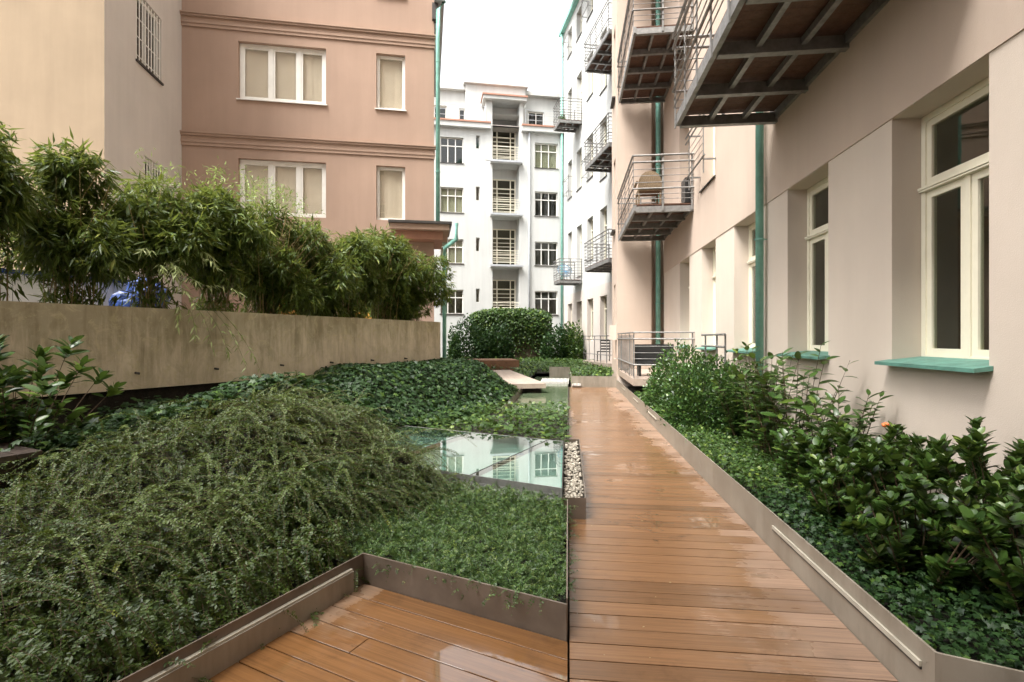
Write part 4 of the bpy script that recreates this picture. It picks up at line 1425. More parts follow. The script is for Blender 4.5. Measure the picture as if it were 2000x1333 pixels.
# a few wild ones standing up
n = 90
p = rng.uniform(-1.8, 2.4, n); q = rng.uniform(1.2, 3.1, n)
o, P = sprays(p, q, rng.uniform(.3, .7, n), rng.uniform(.3, .5, n), rng.uniform(.05, .3, n), rng.uniform(0, 6.28, n),
              rng.uniform(.014, .02, n), 40, rng.uniform(.0, .05, n))
parts += o; stems.append(P)
md = leaf_object('honeysuckle_mound', parts, 'leaf_mound')
tag(md, 'dark small-leaved arching shrub mound filling the front left bed', 'ground cover', kind='stuff')
my = leaf_object('pale_shoots', yp, 'leaf_mound_young', md); my['kind'] = 'stuff'
vv, ff, aa = join([tubes_np(P[:, ::2], np.full(len(P), .0022)) for P in stems])
ms = link('twigs', mesh_np('twigs', vv, ff, 'stem'), md)
ms['kind'] = 'stuff'

# ------------------------------------------------------------------ low ground cover between steel corner and skylight
def k_cover(p, q, X, Y):
    return (X < -.02) & (p > .03) & (p < 1.79) & (q < .75 + .25 * np.sin(3 * p))
p, q = sample_bed(9000, (0, 1.8), (-1.3, 1.1), k_cover)
n = len(p)
o, P = sprays(p, q, rng.uniform(.05, .16, n), rng.uniform(.03, .09, n), rng.uniform(.0, .07, n), rng.uniform(0, 6.28, n),
              rng.uniform(.013, .019, n), 11, rng.uniform(.0, .09, n))
gcover = leaf_object('honeysuckle_cover', o, 'leaf_cover')
tag(gcover, 'bright low small-leaved ground cover between steel corner and skylight', 'ground cover', kind='stuff')
# some trailing bits over the steel edge
n = 26
p = np.full(n, .03); q = -rng.uniform(.1, 1.32, n)
o, P = sprays(p, q, rng.uniform(.04, .1, n), rng.uniform(.02, .06, n), rng.uniform(.05, .14, n), np.full(n, math.atan2(-GX.y, -GX.x)) + rng.normal(size=n) * .6,
              rng.uniform(.012, .018, n), 9, rng.uniform(.1, .13, n))
tr_ = leaf_object('trailing_shoots', o, 'leaf_cover', gcover)
tr_['kind'] = 'stuff'

# ------------------------------------------------------------------ ivy
def ivy(name, p, q, h, size, mat, label, tmpl=T_IVY, tilt=.45, fz=None):
    X, Y = gworld(p, q)
    nn = bednormal(p, q)
    n = len(p)
    Z = (zbed(p, q) if fz is None else fz) + h * rng.random(n) ** .7
    pos = np.stack([X, Y, Z], -1)
    nd = nrm(nn + tilt * rng.normal(size=(n, 3)))
    xd = rnd_dir(n); xd[:, 2] = xd[:, 2] * .3 - .25
    xd = xd - nn * np.sum(xd * nn, 1, keepdims=True) * .6
    o = leaf_object(name, leaves(tmpl, pos, xd, nd, size * (.55 + .7 * rng.random(n))), mat)
    return tag(o, label, 'ivy', kind='stuff')
def k_bank(p, q, X, Y):
    return (q > 2.65 + .2 * np.sin(2 * p)) & (p > 3.0) & (X < -.02) & ~((Y > POOL_Y0 - .1) & (X > POOL_X - .03))
p, q = sample_bed(26000, (2.8, 9.4), (2.0, 5.2), k_bank)
k = ~((q > 4.8) & (p < 7.75))
p, q = p[k], q[k]
ivy('ivy_bank', p, q, .16, .085, 'leaf_ivy_dark', 'dark ivy bank covering the foot of the concrete wall end')
def k_patch(p, q, X, Y):
    return (X < -.0) & (p > 3.85) & (q < 2.75) & ~((Y > POOL_Y0) & (X > POOL_X - .02))
p, q = sample_bed(26000, (3.8, 12.0), (-6.2, 2.75), k_patch)
ivy('ivy_patch', p, q, .24, .075, 'leaf_ivy', 'glossy ivy patch between skylight and water basin')
def k_left(p, q, X, Y):
    return (p < 3.2) & (q > 2.75)
p, q = sample_bed(9000, (-3.4, 3.3), (2.7, 4.82), k_left)
ivy('ivy_strip', p, q, .28, .085, 'leaf_ivy_dark', 'very dark ivy strip along the foot of the concrete wall on the left')
# ivy left of the bridge and pool
n = 9000
X = rng.uniform(-5.2, -1.34, n); Y = rng.uniform(10.5, 17.5, n)
p, q = pq_of(X, Y)
k = (p > 8.2) & (q < 5.6)
brl = (X + .62) * HE.x + (Y - 14.35) * HE.y
bra = (X + .62) * HN.x + (Y - 14.35) * HN.y
k &= ~((brl > -1.62) & (brl < .06) & (bra > -.1) & (bra < 6.4))
p, q = p[k], q[k]
ivy('ivy_slope', p, q, .2, .085, 'leaf_ivy', 'ivy running from the concrete wall end to the slab bridge', fz=np.full(len(p), .12))

def ivy_flat(name, pts_n, box, z, h, size, mat, label, keep=None, tmpl=T_IVY_S):
    X = rng.uniform(box[0], box[1], pts_n); Y = rng.uniform(box[2], box[3], pts_n)
    if keep is not None:
        k = keep(X, Y); X, Y = X[k], Y[k]
    n = len(X)
    pos = np.stack([X, Y, z + h * rng.random(n) ** .7 + .05 * np.sin(1.7 * X + Y)], -1)
    nd = nrm(np.array([0, -.15, 1]) + .5 * rng.normal(size=(n, 3)))
    xd = rnd_dir(n); xd[:, 2] = xd[:, 2] * .3 - .2
    return tag(leaf_object(name, leaves(tmpl, pos, xd, nd, size * (.6 + .7 * rng.random(n))), mat), label, 'ivy', kind='stuff')
def k_far(X, Y):
    a = ~((X > -1.36) & (X < .1) & (Y < 20.45))
    a &= ~((X > .1) & (Y < 16.95))
    a &= ~((X > 1.5) & (Y < 19.2))
    brl = (X + .62) * HE.x + (Y - 14.35) * HE.y; bra = (X + .62) * HN.x + (Y - 14.35) * HN.y
    a &= ~((brl > -1.62) & (brl < .06) & (bra > -.1) & (bra < 6.4))
    bl = (X + 3.3) * HE.x + (Y - 20.6) * HE.y; ba = (X + 3.3) * HN.x + (Y - 20.6) * HN.y
    a &= ~((bl > -2.05) & (bl < 1.4) & (ba > -.05) & (ba < 2.1))
    wl = (X - BACK.x) * HE.x + (Y - BACK.y) * HE.y
    wa = (X - BACK.x) * HN.x + (Y - BACK.y) * HN.y
    a &= (wl < -.1) | (wa < -12.4)
    a &= (Y > 15.6 + .35 * (X + 1.32) * -1 * 1.0) | (X > -1.36)
    return a
ivy_flat('ivy_field', 30000, (-8, 3.2, 16.9, 31), .2, .3, .105, 'leaf_ivy', 'low ivy field in front of the far bushes', k_far)

# right bed ivy
def k_right(X, Y):
    return (X > DW + .03) & (X < RW - .02) & (Y > 2.34 - (X - DW) * .3786 + .05)
def right_ivy(n, y0, y1, size, mat, h, label, name='bed_ivy'):
    return ivy_flat(name, n, (DW + .02, RW - .02, y0, y1), .12, h, size, mat, label, k_right, T_IVY)
right_ivy(14000, 1.6, 4.6, .036, 'leaf_ivy_dark', .16, 'ivy between kerb and glossy bushes at the near right')
right_ivy(17000, 4.6, 9.5, .040, 'leaf_ivy', .18, 'ivy band along the kerb below the tall laurels')
right_ivy(5000, 9.5, 12.6, .06, 'leaf_ivy', .2, 'ivy under the dense round bush by the terrace railing')

# ------------------------------------------------------------------ bamboo above the concrete wall
def bamboo(p, q, top, rx, nl, seed, label, young=0.0, lean=0.0, lowz=.36, nc=24):
    r = np.random.default_rng(seed)
    base = G(p, q, 1.86)
    root = empty('bamboo', base)
    tag(root, label, 'bamboo', 'bamboo clumps along the concrete wall')
    H = top - 1.86
    # culms
    
    bx_ = r.normal(size=(nc, 2)) * .11
    out = r.normal(size=(nc, 2)) * rx * .48
    hh = H * r.uniform(.62, 1.0, nc)
    t = np.linspace(0, 1, 8)
    P = np.zeros((nc, 8, 3))
    P[:, :, 0] = bx_[:, :1] + out[:, :1] * (t ** 1.7)[None] - GL.x * lean * (t ** 2)[None]
    P[:, :, 1] = bx_[:, 1:] + out[:, 1:] * (t ** 1.7)[None] - GL.y * lean * (t ** 2)[None]
    P[:, :, 2] = hh[:, None] * (t - .13 * t ** 3)[None]
    v, f, a = tubes_np(P, r.uniform(.005, .010, nc))
    c = link('culms', mesh_np('culms', v, f, 'culm'), root); c['kind'] = 'stuff'
    # twigs with fans of leaves, dense in a few lobes of the crown
    nlobe = 9
    lc = np.stack([r.normal(size=nlobe) * rx * .5, r.normal(size=nlobe) * rx * .35, H * r.uniform(lowz, .80, nlobe)], -1)
    lc[0] = (0, 0, H * .80)
    lr = np.stack([r.uniform(.30, .48, nlobe) * (rx / .6), r.uniform(.3, .45, nlobe), r.uniform(.28, .42, nlobe)], -1)
    ncl = nl // 6
    which = r.integers(0, nlobe, ncl)
    d = nrm(r.normal(size=(ncl, 3)))
    rad = r.random(ncl) ** .45
    cpos = lc[which] + d * lr[which] * rad[:, None]
    low = r.random(ncl) < .10
    nlow = low.sum()
    ci = r.integers(0, nc, nlow); ti = r.integers(1, 6, nlow)
    cpos[low] = P[ci, ti] + r.normal(size=(nlow, 3)) * np.array([.14, .14, .08])
    cpos[:, 2] = np.clip(cpos[:, 2], .03, H + .05)
    outd = nrm(d + np.array([0, 0, -.25]) + .5 * r.normal(size=(ncl, 3)))
    pos = np.repeat(cpos, 6, 0) + r.normal(size=(ncl * 6, 3)) * .03
    xd = nrm(np.repeat(outd, 6, 0) + .55 * r.normal(size=(ncl * 6, 3)))
    xd[:, 2] -= .45
    nd = nrm(r.normal(size=(ncl * 6, 3)) * .5 + np.array([0, 0, 1]))
    sc = r.uniform(.10, .20, ncl * 6)
    o = leaf_object('foliage', leaves(T_LANCE, pos, xd, nd, sc, r), 'leaf_bamboo', root)
    o['kind'] = 'stuff'
    if young:
        # thin pale shoots reaching above the crown
        ns = int(10 * young)
        s0 = np.stack([r.normal(size=ns) * rx * .5, r.normal(size=ns) * .25, np.full(ns, H * .86)], -1)
        ln = r.uniform(.4, .75, ns)
        dv = np.stack([r.normal(size=ns) * .35, r.normal(size=ns) * .3, np.ones(ns)], -1)
        t = np.linspace(0, 1, 6)
        Q = s0[:, None] + dv[:, None] * (ln[:, None] * t[None])[..., None]
        Q[:, :, 2] -= .25 * (ln[:, None] * t[None] ** 3)
        v, f, a = tubes_np(Q, np.full(ns, .003))
        yc = link('young_shoots', mesh_np('young_shoots', v, f, 'stem_green'), root); yc['kind'] = 'stuff'
        m = 48
        si = np.repeat(np.arange(ns), m); tt = r.random(ns * m)
        k = tt * 4.99; i0 = k.astype(int); fr = (k - i0)[:, None]
        ps_ = Q[si, i0] * (1 - fr) + Q[si, i0 + 1] * fr + r.normal(size=(ns * m, 3)) * .07
        xd = nrm(r.normal(size=(ns * m, 3)) + np.array([0, 0, .1]))
        nd = nrm(r.normal(size=(ns * m, 3)) * .6 + np.array([0, 0, 1]))
        yl = leaf_object('young_leaves', leaves(T_LANCE, ps_, xd, nd, r.uniform(.06, .11, ns * m), r), 'leaf_bamboo_young', root)
        yl['kind'] = 'stuff'
    return root
bam = [(-1.15, 4.15, .62, 'bamboo clump at the left edge, cut off by the frame'),
       (-.25, 4.18, .62, 'tall bamboo clump second from the left, before the beige wall'),
       (.62, 4.12, .60, 'bamboo clump with a round head in front of the grey wall corner'),
       (1.55, 3.92, .62, 'lower bamboo clump under the barred window'),
       (2.45, 4.05, .62, 'bamboo clump with pale shoots left of the wide window'),
       (3.4, 4.05, .66, 'dark bamboo clump with a thick sheaf of stems under the wide window'),
       (4.35, 3.72, .62, 'bamboo clump below the right part of the wide window'),
       (5.35, 3.80, .66, 'bamboo clump between the two ochre doors'),
       (6.35, 4.1, .74, 'round bamboo clump below the narrow window'),
       (7.25, 3.75, .72, 'last bamboo clump hanging over the end of the concrete wall')]
for i, (p, top, rx, lab) in enumerate(bam):
    bamboo(p, 5.42, top, rx * (.92 if i < 8 else 1.08), 9600, 100 + i, lab, young=1.0 if i in (4, 5, 6) else 0.0, lean=.28 if i < 9 else .15, nc=70 if i == 5 else 26, lowz=(.30, .52, .34, .5, .30, .2, .14, .14, .12, .10)[i])

# pale branch that droops over the wall
br_ = empty('drooping_branch', G(1.72, 4.9, 1.998))
tag(br_, 'pale bamboo branch drooping over the front of the concrete wall', 'branch')
r = np.random.default_rng(77)
pale, tw = [], MB()
o0 = Vector(G(2.02, 5.2, 1.996))
lances = mesh_np('leaf', *leaves(T_LANCE, np.zeros((1, 3)), np.array([[1., 0, 0]]), np.array([[0, 0, 1.]]), [1.0])[:2], 'leaf_pale',
                 np.zeros(4))
twigs = []
for k in range(17):
    a = Vector((0, 0, 0.02)) + GX * r.uniform(-.5, .15) + Vector((0, 0, r.uniform(.02, .75)))
    end = a + GX * r.uniform(-.35, .65) - GL * r.uniform(.1, .5) + Vector((0, 0, r.uniform(-.3, .05)))
    end.z = max(end.z, -.05)
    if k < 6:
        a = Vector((0, 0, .1)) + GX * (.1 * k - .1)
        end = a - GL * (.34 + .03 * k) + GX * (-.2 + .13 * k) + Vector((0, 0, -.45 - .12 * k))
    mid = (a + end) / 2 + Vector((0, 0, .18)) - GL * .12
    pts = [a.lerp(mid, t).lerp(mid.lerp(end, t), t) for t in (0, .2, .4, .6, .8, 1)]
    twigs.append(pts)
    tw.tube(pts, .0035, 4, .0012)
    for j in range(17):
        t = .25 + .75 * r.random()
        pos = a.lerp(mid, t).lerp(mid.lerp(end, t), t)
        o = link('leaf', lances, br_)
        dr = Vector((r.normal() * .8, r.normal() * .8, r.normal() * .35 - .45)) + (end - mid).normalized() * .5
        nn = Vector((r.normal() * .4, r.normal() * .4, 1))
        x = dr.normalized(); y = nn.cross(x).normalized(); z = x.cross(y)
        s = r.uniform(.09, .16)
        o.matrix_local = Matrix(((x.x * s, y.x * s, z.x * s, pos.x), (x.y * s, y.y * s, z.y * s, pos.y), (x.z * s, y.z * s, z.z * s, pos.z), (0, 0, 0, 1)))
tw.build('twigs', 'stem_green', br_)

# things half hidden behind the bamboo
wb = empty('white_shed', G(.4, 6.9, 1.86), rzW)
tag(wb, 'low white boarded shed behind the bamboo stems', 'shed')
for i in range(8):
    MB().box(-1.4 + i * .4, -1.4 + i * .4 + .392, 0, .05, 0.0, .62).build('board', 'white_board', wb)
MB().box(-1.4, 1.8, .055, .9, 0, .6).build('frame', 'white_board', wb)
MB().box(-1.45, 1.85, -.06, .95, .625, .68).build('lid', 'blue', wb)
bt = MB()
r5 = random.Random(3)
for k in range(7):
    bt.blob((r5.uniform(-.35, .35), r5.uniform(-.2, .2), r5.uniform(.2, .42)), (r5.uniform(.2, .34), r5.uniform(.2, .3), r5.uniform(.2, .3)), 9, 7, .35, r5)
bto = bt.build('tarpaulin_bundle', 'blue', None, False, G(2.0, 6.35, 1.86))
tag(bto, 'crumpled blue tarpaulin bundle behind the bamboo', 'tarpaulin')

# ------------------------------------------------------------------ shrubs with single leaves
def leaf_mesh(tmpl, mat, name='leaf'):
    v, f = tmpl
    return mesh_np(name, v, f, mat, np.zeros(len(v)), True)
LM = leaf_mesh(T_LAUREL, 'leaf_laurel')
LO = leaf_mesh(T_OBOV, 'leaf_laurel')
LB = leaf_mesh(T_OBOV, 'leaf_bush')
def put_leaf(me, parent, pos, x, n, s):
    x = x.normalized(); y = n.cross(x)
    if y.length < 1e-3: y = Vector((0, 1, 0)).cross(x)
    y.normalize(); z = x.cross(y)
    o = bpy.data.objects.new('leaf', me); col.objects.link(o); o.parent = parent
    o.matrix_local = Matrix(((x.x * s, y.x * s, z.x * s, pos.x), (x.y * s, y.y * s, z.y * s, pos.y), (x.z * s, y.z * s, z.z * s, pos.z), (0, 0, 0, 1)))
    return o
def shrub(name, loc, label, cat, group, nst, height, spread, me, size, per, seed, tmpl, mat, whorl=False, inner=0, bare=.3, stem='stem', up=.5, maxl=300):
    r = random.Random(seed)
    root = empty(name, loc)
    tag(root, label, cat, group)
    st = MB()
    leaves_ = []
    for s in range(nst):
        an = r.uniform(0, 6.283)
        ra = spread * math.sqrt(r.random())
        h = height * r.uniform(.66, 1.0) * (1 - .18 * (ra / max(spread, .01)) ** 2)
        b0 = Vector((math.cos(an) * ra * .28, math.sin(an) * ra * .28, 0))
        tip = Vector((math.cos(an) * ra, math.sin(an) * ra, h))
        mid = b0.lerp(tip, .5) + Vector((math.cos(an), math.sin(an), 0)) * (-.08 * spread)
        pts = [b0.lerp(mid, t).lerp(mid.lerp(tip, t), t) for t in [i / 6 for i in range(7)]]
        st.tube(pts, .006 + .003 * r.random(), 5, .002)
        for j in range(per):
            t = bare + (1 - bare) * (j + r.random() * .6) / per
            if whorl and j > per * .45: t = 1 - .14 * r.random() ** 1.2
            t = min(t, 1)
            pos = b0.lerp(mid, t).lerp(mid.lerp(tip, t), t)
            tang = ((mid - b0).lerp(tip - mid, t)).normalized()
            ph = j * 2.4 + r.uniform(-.5, .5)
            side = Vector((math.cos(ph), math.sin(ph), 0))
            k = up + (.5 if t > .93 else 0)
            x = (side + tang * k + Vector((r.gauss(0, .2), r.gauss(0, .2), r.gauss(0, .15)))).normalized()
            nn = (tang * 1.0 - side * .35 + Vector((r.gauss(0, .25), r.gauss(0, .25), .25)))
            leaves_.append((pos, x, nn, size * r.uniform(.65, 1.15) * (.8 if t > .95 else 1)))
    st.build('stems', stem, root)
    r.shuffle(leaves_)
    for (pos, x, nn, s) in leaves_[:maxl]:
        put_leaf(me, root, pos, x, nn, s)
    rest = leaves_[maxl:]
    if rest:
        A = np.array([tuple(l[0]) for l in rest]); X = np.array([tuple(l[1]) for l in rest]); Nn = np.array([tuple(l[2]) for l in rest]); S = np.array([l[3] for l in rest])
        o = leaf_object('foliage', leaves(tmpl, A, X, Nn, S), mat, root, True)
        o['kind'] = 'stuff'
    return root
lg_ = 'glossy shrubs in the right bed'
# tall laurels, from the pipe towards the camera
shrub('laurel', (2.50, 7.55, .1), 'tall laurel in front of the green downpipe', 'shrub', lg_, 17, 1.45, .50, LM, .17, 21, 21, T_LAUREL, 'leaf_laurel', up=.3, bare=.15)
shrub('laurel', (2.42, 6.6, .1), 'upright laurel between the green downpipe and second window', 'shrub', lg_, 17, 1.52, .52, LM, .175, 22, 22, T_LAUREL, 'leaf_laurel', up=.3, bare=.15)
shrub('laurel', (2.38, 5.75, .1), 'tallest upright laurel below the second window', 'shrub', lg_, 17, 1.60, .52, LM, .175, 22, 23, T_LAUREL, 'leaf_laurel', up=.3, bare=.15)
shrub('laurel', (2.5, 5.1, .1), 'loose laurel just before the nearest window sill', 'shrub', lg_, 16, 1.15, .48, LM, .16, 20, 24, T_LAUREL, 'leaf_laurel', up=.5)
# broad-leaved bushes nearer
shrub('broadleaf_bush', (2.28, 4.25, .1), 'glossy bush with one orange flower below the nearest window', 'shrub', lg_, 30, .84, .50, LO, .105, 44, 31, T_OBOV, 'leaf_laurel', whorl=True, bare=.2, up=.8)
shrub('broadleaf_bush', (2.22, 3.55, .1), 'dense glossy bush under the right part of the nearest window', 'shrub', lg_, 34, .80, .52, LO, .105, 46, 32, T_OBOV, 'leaf_laurel', whorl=True, bare=.2, up=.8)
shrub('broadleaf_bush', (2.42, 2.85, .1), 'glossy bush at the right edge of the picture', 'shrub', lg_, 32, .82, .48, LO, .10, 46, 33, T_OBOV, 'leaf_laurel', whorl=True, bare=.2, up=.8)
shrub('broadleaf_bush', (2.72, 3.5, .1), 'taller thin-topped bush against the wall right of the nearest window', 'shrub', lg_, 18, 1.0, .36, LO, .105, 40, 34, T_OBOV, 'leaf_laurel', whorl=True, bare=.2, up=.8)
shrub('broadleaf_bush', (2.7, 4.6, .1), 'small glossy bush against the wall under the nearest sill', 'shrub', lg_, 16, .76, .34, LO, .10, 38, 35, T_OBOV, 'leaf_laurel', whorl=True, bare=.2, up=.8)
shrub('broadleaf_bush', (1.98, 3.2, .1), 'low glossy bush leaning over the near kerb light', 'shrub', lg_, 22, .62, .36, LO, .10, 40, 36, T_OBOV, 'leaf_laurel', whorl=True, bare=.2, up=.8)
shrub('broadleaf_bush', (2.0, 4.05, .1), 'low glossy bush by the kerb in front of the flowering bush', 'shrub', lg_, 20, .62, .36, LO, .10, 40, 37, T_OBOV, 'leaf_laurel', whorl=True, bare=.2, up=.8)
shrub('laurel', (2.1, 5.0, .1), 'low laurel by the kerb before the loose laurel', 'shrub', lg_, 12, .74, .34, LM, .13, 30, 38, T_LAUREL, 'leaf_laurel', up=.5)
# dense round bushes before the terrace railing
def dense_bush(loc, rad, n, size, label, seed, mat='leaf_bush', cat='shrub', group=None, tmpl=T_OBOV, name='dense_bush', lobes=13, dens=.5):
    r = np.random.default_rng(seed)
    root = empty(name, loc)
    tag(root, label, cat, group)
    d = nrm(r.normal(size=(n, 3)))
    d[:, 2] = np.abs(d[:, 2]) * 1.0 - .15
    d[:, :2] *= 1.15
    d = nrm(d)
    lump = np.zeros(n)
    ld = nrm(r.normal(size=(lobes, 3)) + np.array([0, 0, .5]))
    for k in range(lobes):
        lump = np.maximum(lump, np.clip((d @ ld[k] - .6) / .4, 0, 1))
    rr = (.62 + .42 * lump) * r.random(n) ** (.22) * (1 + .05 * r.normal(size=n))
    pos = d * rr[:, None] * np.array(rad) + np.array([0, 0, rad[2] * .18])
    pos[:, 2] = np.maximum(pos[:, 2], .02)
    xd = nrm(d + np.array([0, 0, .5]) + .6 * r.normal(size=(n, 3)))
    nd = nrm(d * .4 + np.array([0, 0, .6]) + .6 * r.normal(size=(n, 3)))
    o = leaf_object('foliage', leaves(tmpl, pos, xd, nd, size * r.uniform(.6, 1.2, n), r), mat, root, tmpl is T_OBOV)
    o['kind'] = 'stuff'
    ns = 14
    e = d[:ns] * np.array(rad) * .8
    e[:, 2] = np.abs(e[:, 2]) + .1
    t = np.linspace(0, 1, 5)
    P = e[:, None] * t[None, :, None] * np.array([1, 1, 1.0])
    v, f, a = tubes_np(P, np.full(ns, .008 * max(1, rad[2])))
    s = link('stems', mesh_np('stems', v, f, 'stem'), root); s['kind'] = 'stuff'
    return root
dense_bush((2.16, 8.9, .12), (.66, 1.0, 1.08), 7600, .066, 'dense round bush beside the kerb left of the laurels', 51)
dense_bush((2.26, 10.6, .12), (.72, 1.05, 1.12), 6400, .066, 'dense round bush in front of the ground floor terrace railing', 52)

dense_bush((2.5, 8.0, .12), (.42, .6, .95), 3600, .068, 'narrow dense bush between round bush and the green downpipe', 53)
# small debris on the boards
n = 34
X_ = rng.uniform(.05, 1.5, n); Y_ = rng.uniform(2.2, 9, n)
lt = leaf_object('leaf_litter', leaves(T_OVAL, np.stack([X_, Y_, np.full(n, .004)], -1), np.stack([rng.normal(size=n), rng.normal(size=n), np.zeros(n)], -1),
                 np.tile(np.array([[0, 0, 1.0]]), (n, 1)) + .1 * rng.normal(size=(n, 3)), rng.uniform(.008, .02, n)), 'culm')
tag(lt, 'tiny dry leaf scraps scattered on the boardwalk', 'leaf litter', kind='stuff')

# flower
fl = MB()
rf = random.Random(9)
for k in range(7):
    a = k * .9
    fl.blob((.014 * math.cos(a), .014 * math.sin(a), .01 * rf.random()), (.014, .011, .016), 6, 4, .3, rf)
fo = fl.build('flower', 'flower', None, True, (2.42, 4.22, .93))
tag(fo, 'single orange flower on top of a glossy bush', 'flower')

# shrub at the left edge
sl = shrub('broadleaf_shrub', G(-.62, 3.35, .45), 'large-leaved dark shrub at the left edge before the concrete wall', 'shrub', None, 28, 1.22, .78, LM, .16, 36, 41, T_LAUREL, 'leaf_laurel', whorl=True, bare=.3, up=.7)

# dark timber bench corner among the ivy at the left
bn = empty('timber_bench', G(-1.0, 2.75, .70), rzG)
tag(bn, 'dark timber bench end in the planting at the left edge', 'bench')
for k in range(4):
    MB().box(-.6, .2, -.30 + k * .15, -.30 + k * .15 + .144, .0, .045).build('board', 'dark_timber', bn)
for x in (-.5, .08):
    MB().box(x, x + .06, -.25, .25, -.4, -.002).build('leg', 'dark_timber', bn)

# ------------------------------------------------------------------ ivy wall and bushes at the far end
gw = empty('garden_wall', G(0, 0), 0)
gw.location = Vector((-.33, 33.16, 0)) - HN * 2.6 - HE * 2.1
gw.rotation_euler = (0, 0, HA)
tag(gw, 'old brick garden wall under a mane of ivy before the white house', 'wall')
MB().box(-3.9, 0.4, 0, .3, .1, 2.9).build('brickwork', 'brick', gw)
def wall_ivy():
    n = 9000
    r = np.random.default_rng(61)
    x = r.uniform(-4.1, .6, n)
    z = 3.15 - np.abs(r.normal(size=n)) * 1.0 - .25 * np.abs((x + 1.7) / 2.2) ** 3
    z = np.clip(z, .4, 3.3)
    y = -.12 - r.random(n) * .38 * np.clip((z - .8) / 1.6, .1, 1)
    top = r.random(n) < .3
    y[top] = r.uniform(-.4, .6, top.sum()); z[top] = 3.0 + r.random(top.sum()) * .35 - .3 * np.abs((x[top] + 1.7) / 2.3) ** 4
    pos = np.stack([x, y, z], -1)
    nd = nrm(np.array([0, -.7, .7]) + .5 * r.normal(size=(n, 3)))
    xd = nrm(np.array([0, -.3, -.8]) + .6 * r.normal(size=(n, 3)))
    o = leaf_object('ivy', leaves(T_IVY_S, pos, xd, nd, r.uniform(.09, .17, n), r), 'leaf_ivy', gw)
    o['kind'] = 'stuff'
wall_ivy()
fg = 'bushes before the white house'
c = Vector((-.33, 33.16, 0)) - HN * 4.2
b1 = c - HE * 6.6; b2 = c - HE * 4.9; b3 = c - HE * 1.3; b4 = c - HE * .35 - HN * .2
dense_bush((b1.x, b1.y, .2), (1.25, 1.0, 2.1), 3200, .15, 'dark leafy bush at the end of the concrete wall, far left', 62, 'leaf_ivy_dark', 'shrub', fg, T_IVY_S)
dense_bush((b2.x, b2.y, .2), (.95, .9, 1.9), 2600, .15, 'dark bush just left of the ivy covered brick wall', 63, 'leaf_ivy_dark', 'shrub', fg, T_IVY_S)
dense_bush((b3.x, b3.y, .2), (1.15, .95, 1.75), 3200, .15, 'dark bush just right of the ivy covered brick wall', 64, 'leaf_ivy_dark', 'shrub', fg, T_IVY_S)
dense_bush((b4.x - .3, b4.y, .2), (.75, .8, 1.95), 2200, .14, 'bush climbing into the corner of white house and pale wing', 65, 'leaf_ivy', 'shrub', fg, T_IVY_S)

# ------------------------------------------------------------------ things on balconies and terraces
def wicker_chair(loc, rz, label):
    c = empty('wicker_chair', loc, rz)
    tag(c, label, 'chair')
    MB().box(-.28, .28, -.26, .26, .38, .44).build('seat', 'wicker', c)
    b = MB()
    pts = []
    n = 9
    for i in range(n):
        a = math.pi * i / (n - 1)
        pts.append((.29 * math.cos(a), .44 + .42 * math.sin(a) ** .7))
    vs = [(x, .24, z) for x, z in pts] + [(x, .3, z) for x, z in pts]
    fs = [tuple(range(n - 1, -1, -1)), tuple(range(n, 2 * n))] + [(i, (i + 1) % n, n + (i + 1) % n, n + i) for i in range(n)]
    b.add(vs, fs).build('backrest', 'wicker', c)
    for s in (-1, 1):
        MB().box(s * .28, s * .33, -.26, .24, .60, .64).build('armrest', 'wicker', c)
        for y in (-.24, .22):
            MB().box(s * .26 - .02, s * .26 + .02, y - .02, y + .02, 0, .379).build('leg', 'wicker', c)
    return c
wicker_chair((2.0, 13.2, 4.862), math.radians(180), 'round-backed brown wicker chair on the lower far balcony')
pc = empty('upright_panel', (2.86, 12.95, 4.862))
tag(pc, 'narrow black upright panel at the wall end of the lower far balcony', 'panel')
MB().box(-.06, .06, -.22, .22, 0.03, .62).build('board', 'black', pc)
MB().box(-.09, .09, -.2, .2, 0, .028).build('foot', 'black', pc)
gl_ = empty('black_bench', (2.25, 13.6, .62))
tag(gl_, 'black bench with a low back on the ground floor terrace', 'bench')
MB().box(-.5, .5, -.2, .22, .3, .36).build('seat', 'black', gl_)
MB().box(-.5, .5, .225, .27, .3, .82).build('backrest', 'black', gl_)
for x in (-.42, .42):
    MB().box(x - .03, x + .03, -.16, .2, 0, .299).build('leg', 'black', gl_)
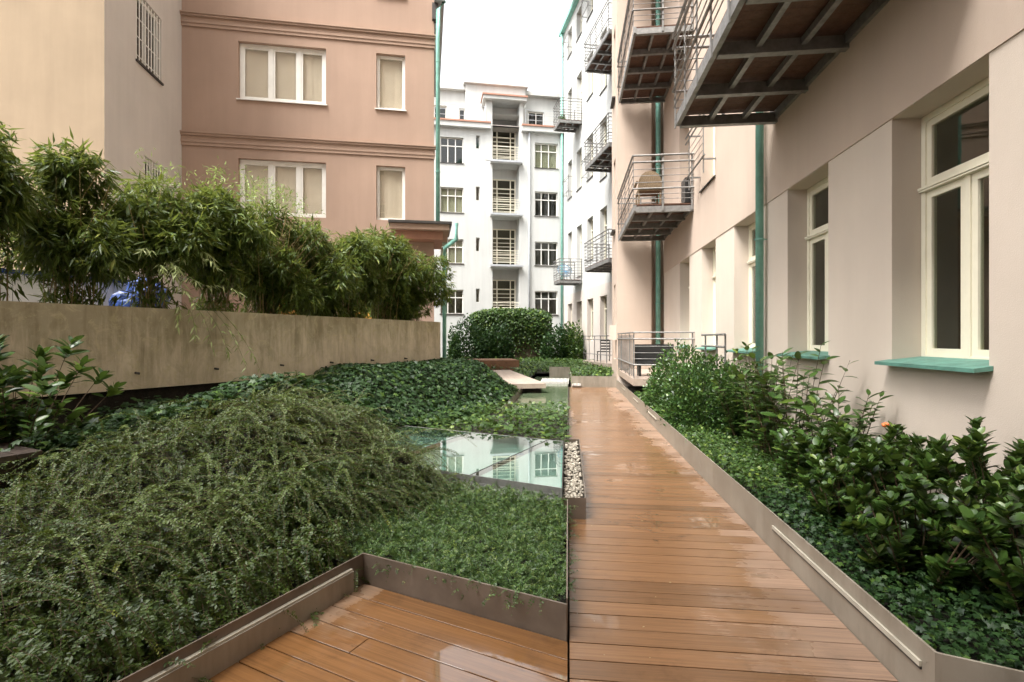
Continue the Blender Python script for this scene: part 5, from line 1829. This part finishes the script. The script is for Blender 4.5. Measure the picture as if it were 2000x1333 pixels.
# blue wire egg chair on the far balcony
ew = Matrix.Translation(BACK) @ Matrix.Rotation(-(math.pi / 2 - HA), 4, 'Z')
el = ew @ Vector((3.4, -.75, 4.923))
egg = empty('egg_chair', el, .4)
tag(egg, 'blue wire shell chair on the lowest small balcony of the wing', 'chair')
sh = MB()
for k in range(16):
    a = 2 * math.pi * k / 16
    pts = []
    for i in range(6):
        t = i / 5
        r_ = .42 * math.sin(t * 1.45)
        pts.append((r_ * math.cos(a), -.30 * math.cos(t * 1.45) * 1.0 + .25 + r_ * math.sin(a) * .35, .62 + r_ * math.sin(a) * .85 - .25 * math.cos(t * 1.45) * .6))
    sh.tube(pts, .012, 4)
pts = [(.42 * math.cos(2 * math.pi * k / 20), .215 + .42 * math.sin(2 * math.pi * k / 20) * .35, .60 + .42 * math.sin(2 * math.pi * k / 20) * .85) for k in range(21)]
sh.tube(pts, .018, 5)
sh.build('shell', 'egg_blue', egg)
for s in (-1, 1):
    MB().tube([(.1 * s, .2, .42), (.3 * s, -.25, .0)], .014, 5).build('leg', 'dark_metal', egg)
    MB().tube([(.1 * s, .2, .42), (.28 * s, .5, .0)], .014, 5).build('leg', 'dark_metal', egg)
# potted plant on the upper small balcony
pl_ = ew @ Vector((3.1, -.9, 13.953))
pot = empty('potted_plant', pl_)
tag(pot, 'small potted plant on the highest small balcony of the wing', 'potted plant')
MB().tube([(0, 0, 0), (0, 0, .3)], .12, 10, .16).build('pot', 'terracotta', pot)
r = np.random.default_rng(8)
n = 160
d = rnd_dir(n, .4)
leaf_object('foliage', leaves(T_OVAL, d * np.array([.22, .22, .22]) * r.random((n, 1)) ** .4 + np.array([0, 0, .42]), rnd_dir(n), rnd_dir(n, .6), np.full(n, .1)), 'leaf_ivy', pot)['kind'] = 'stuff'
# dark chair on the ground terrace of the wing
cl = ew @ Vector((9.6, -.7, .55))
ch = empty('slatted_chair', cl, -.4)
tag(ch, 'dark slatted chair behind the far ground floor railing', 'chair')
MB().box(-.24, .24, -.24, .24, .42, .46).build('seat', 'dark_metal', ch)
for k in range(4):
    MB().box(-.24, .24, .22, .25, .52 + k * .13, .59 + k * .13).build('back_slat', 'dark_metal', ch)
for x in (-.22, .22):
    MB().box(x - .018, x + .018, .2, .235, 0, 1.0).build('leg', 'dark_metal', ch)
    MB().box(x - .018, x + .018, -.23, -.195, 0, .419).build('leg', 'dark_metal', ch)
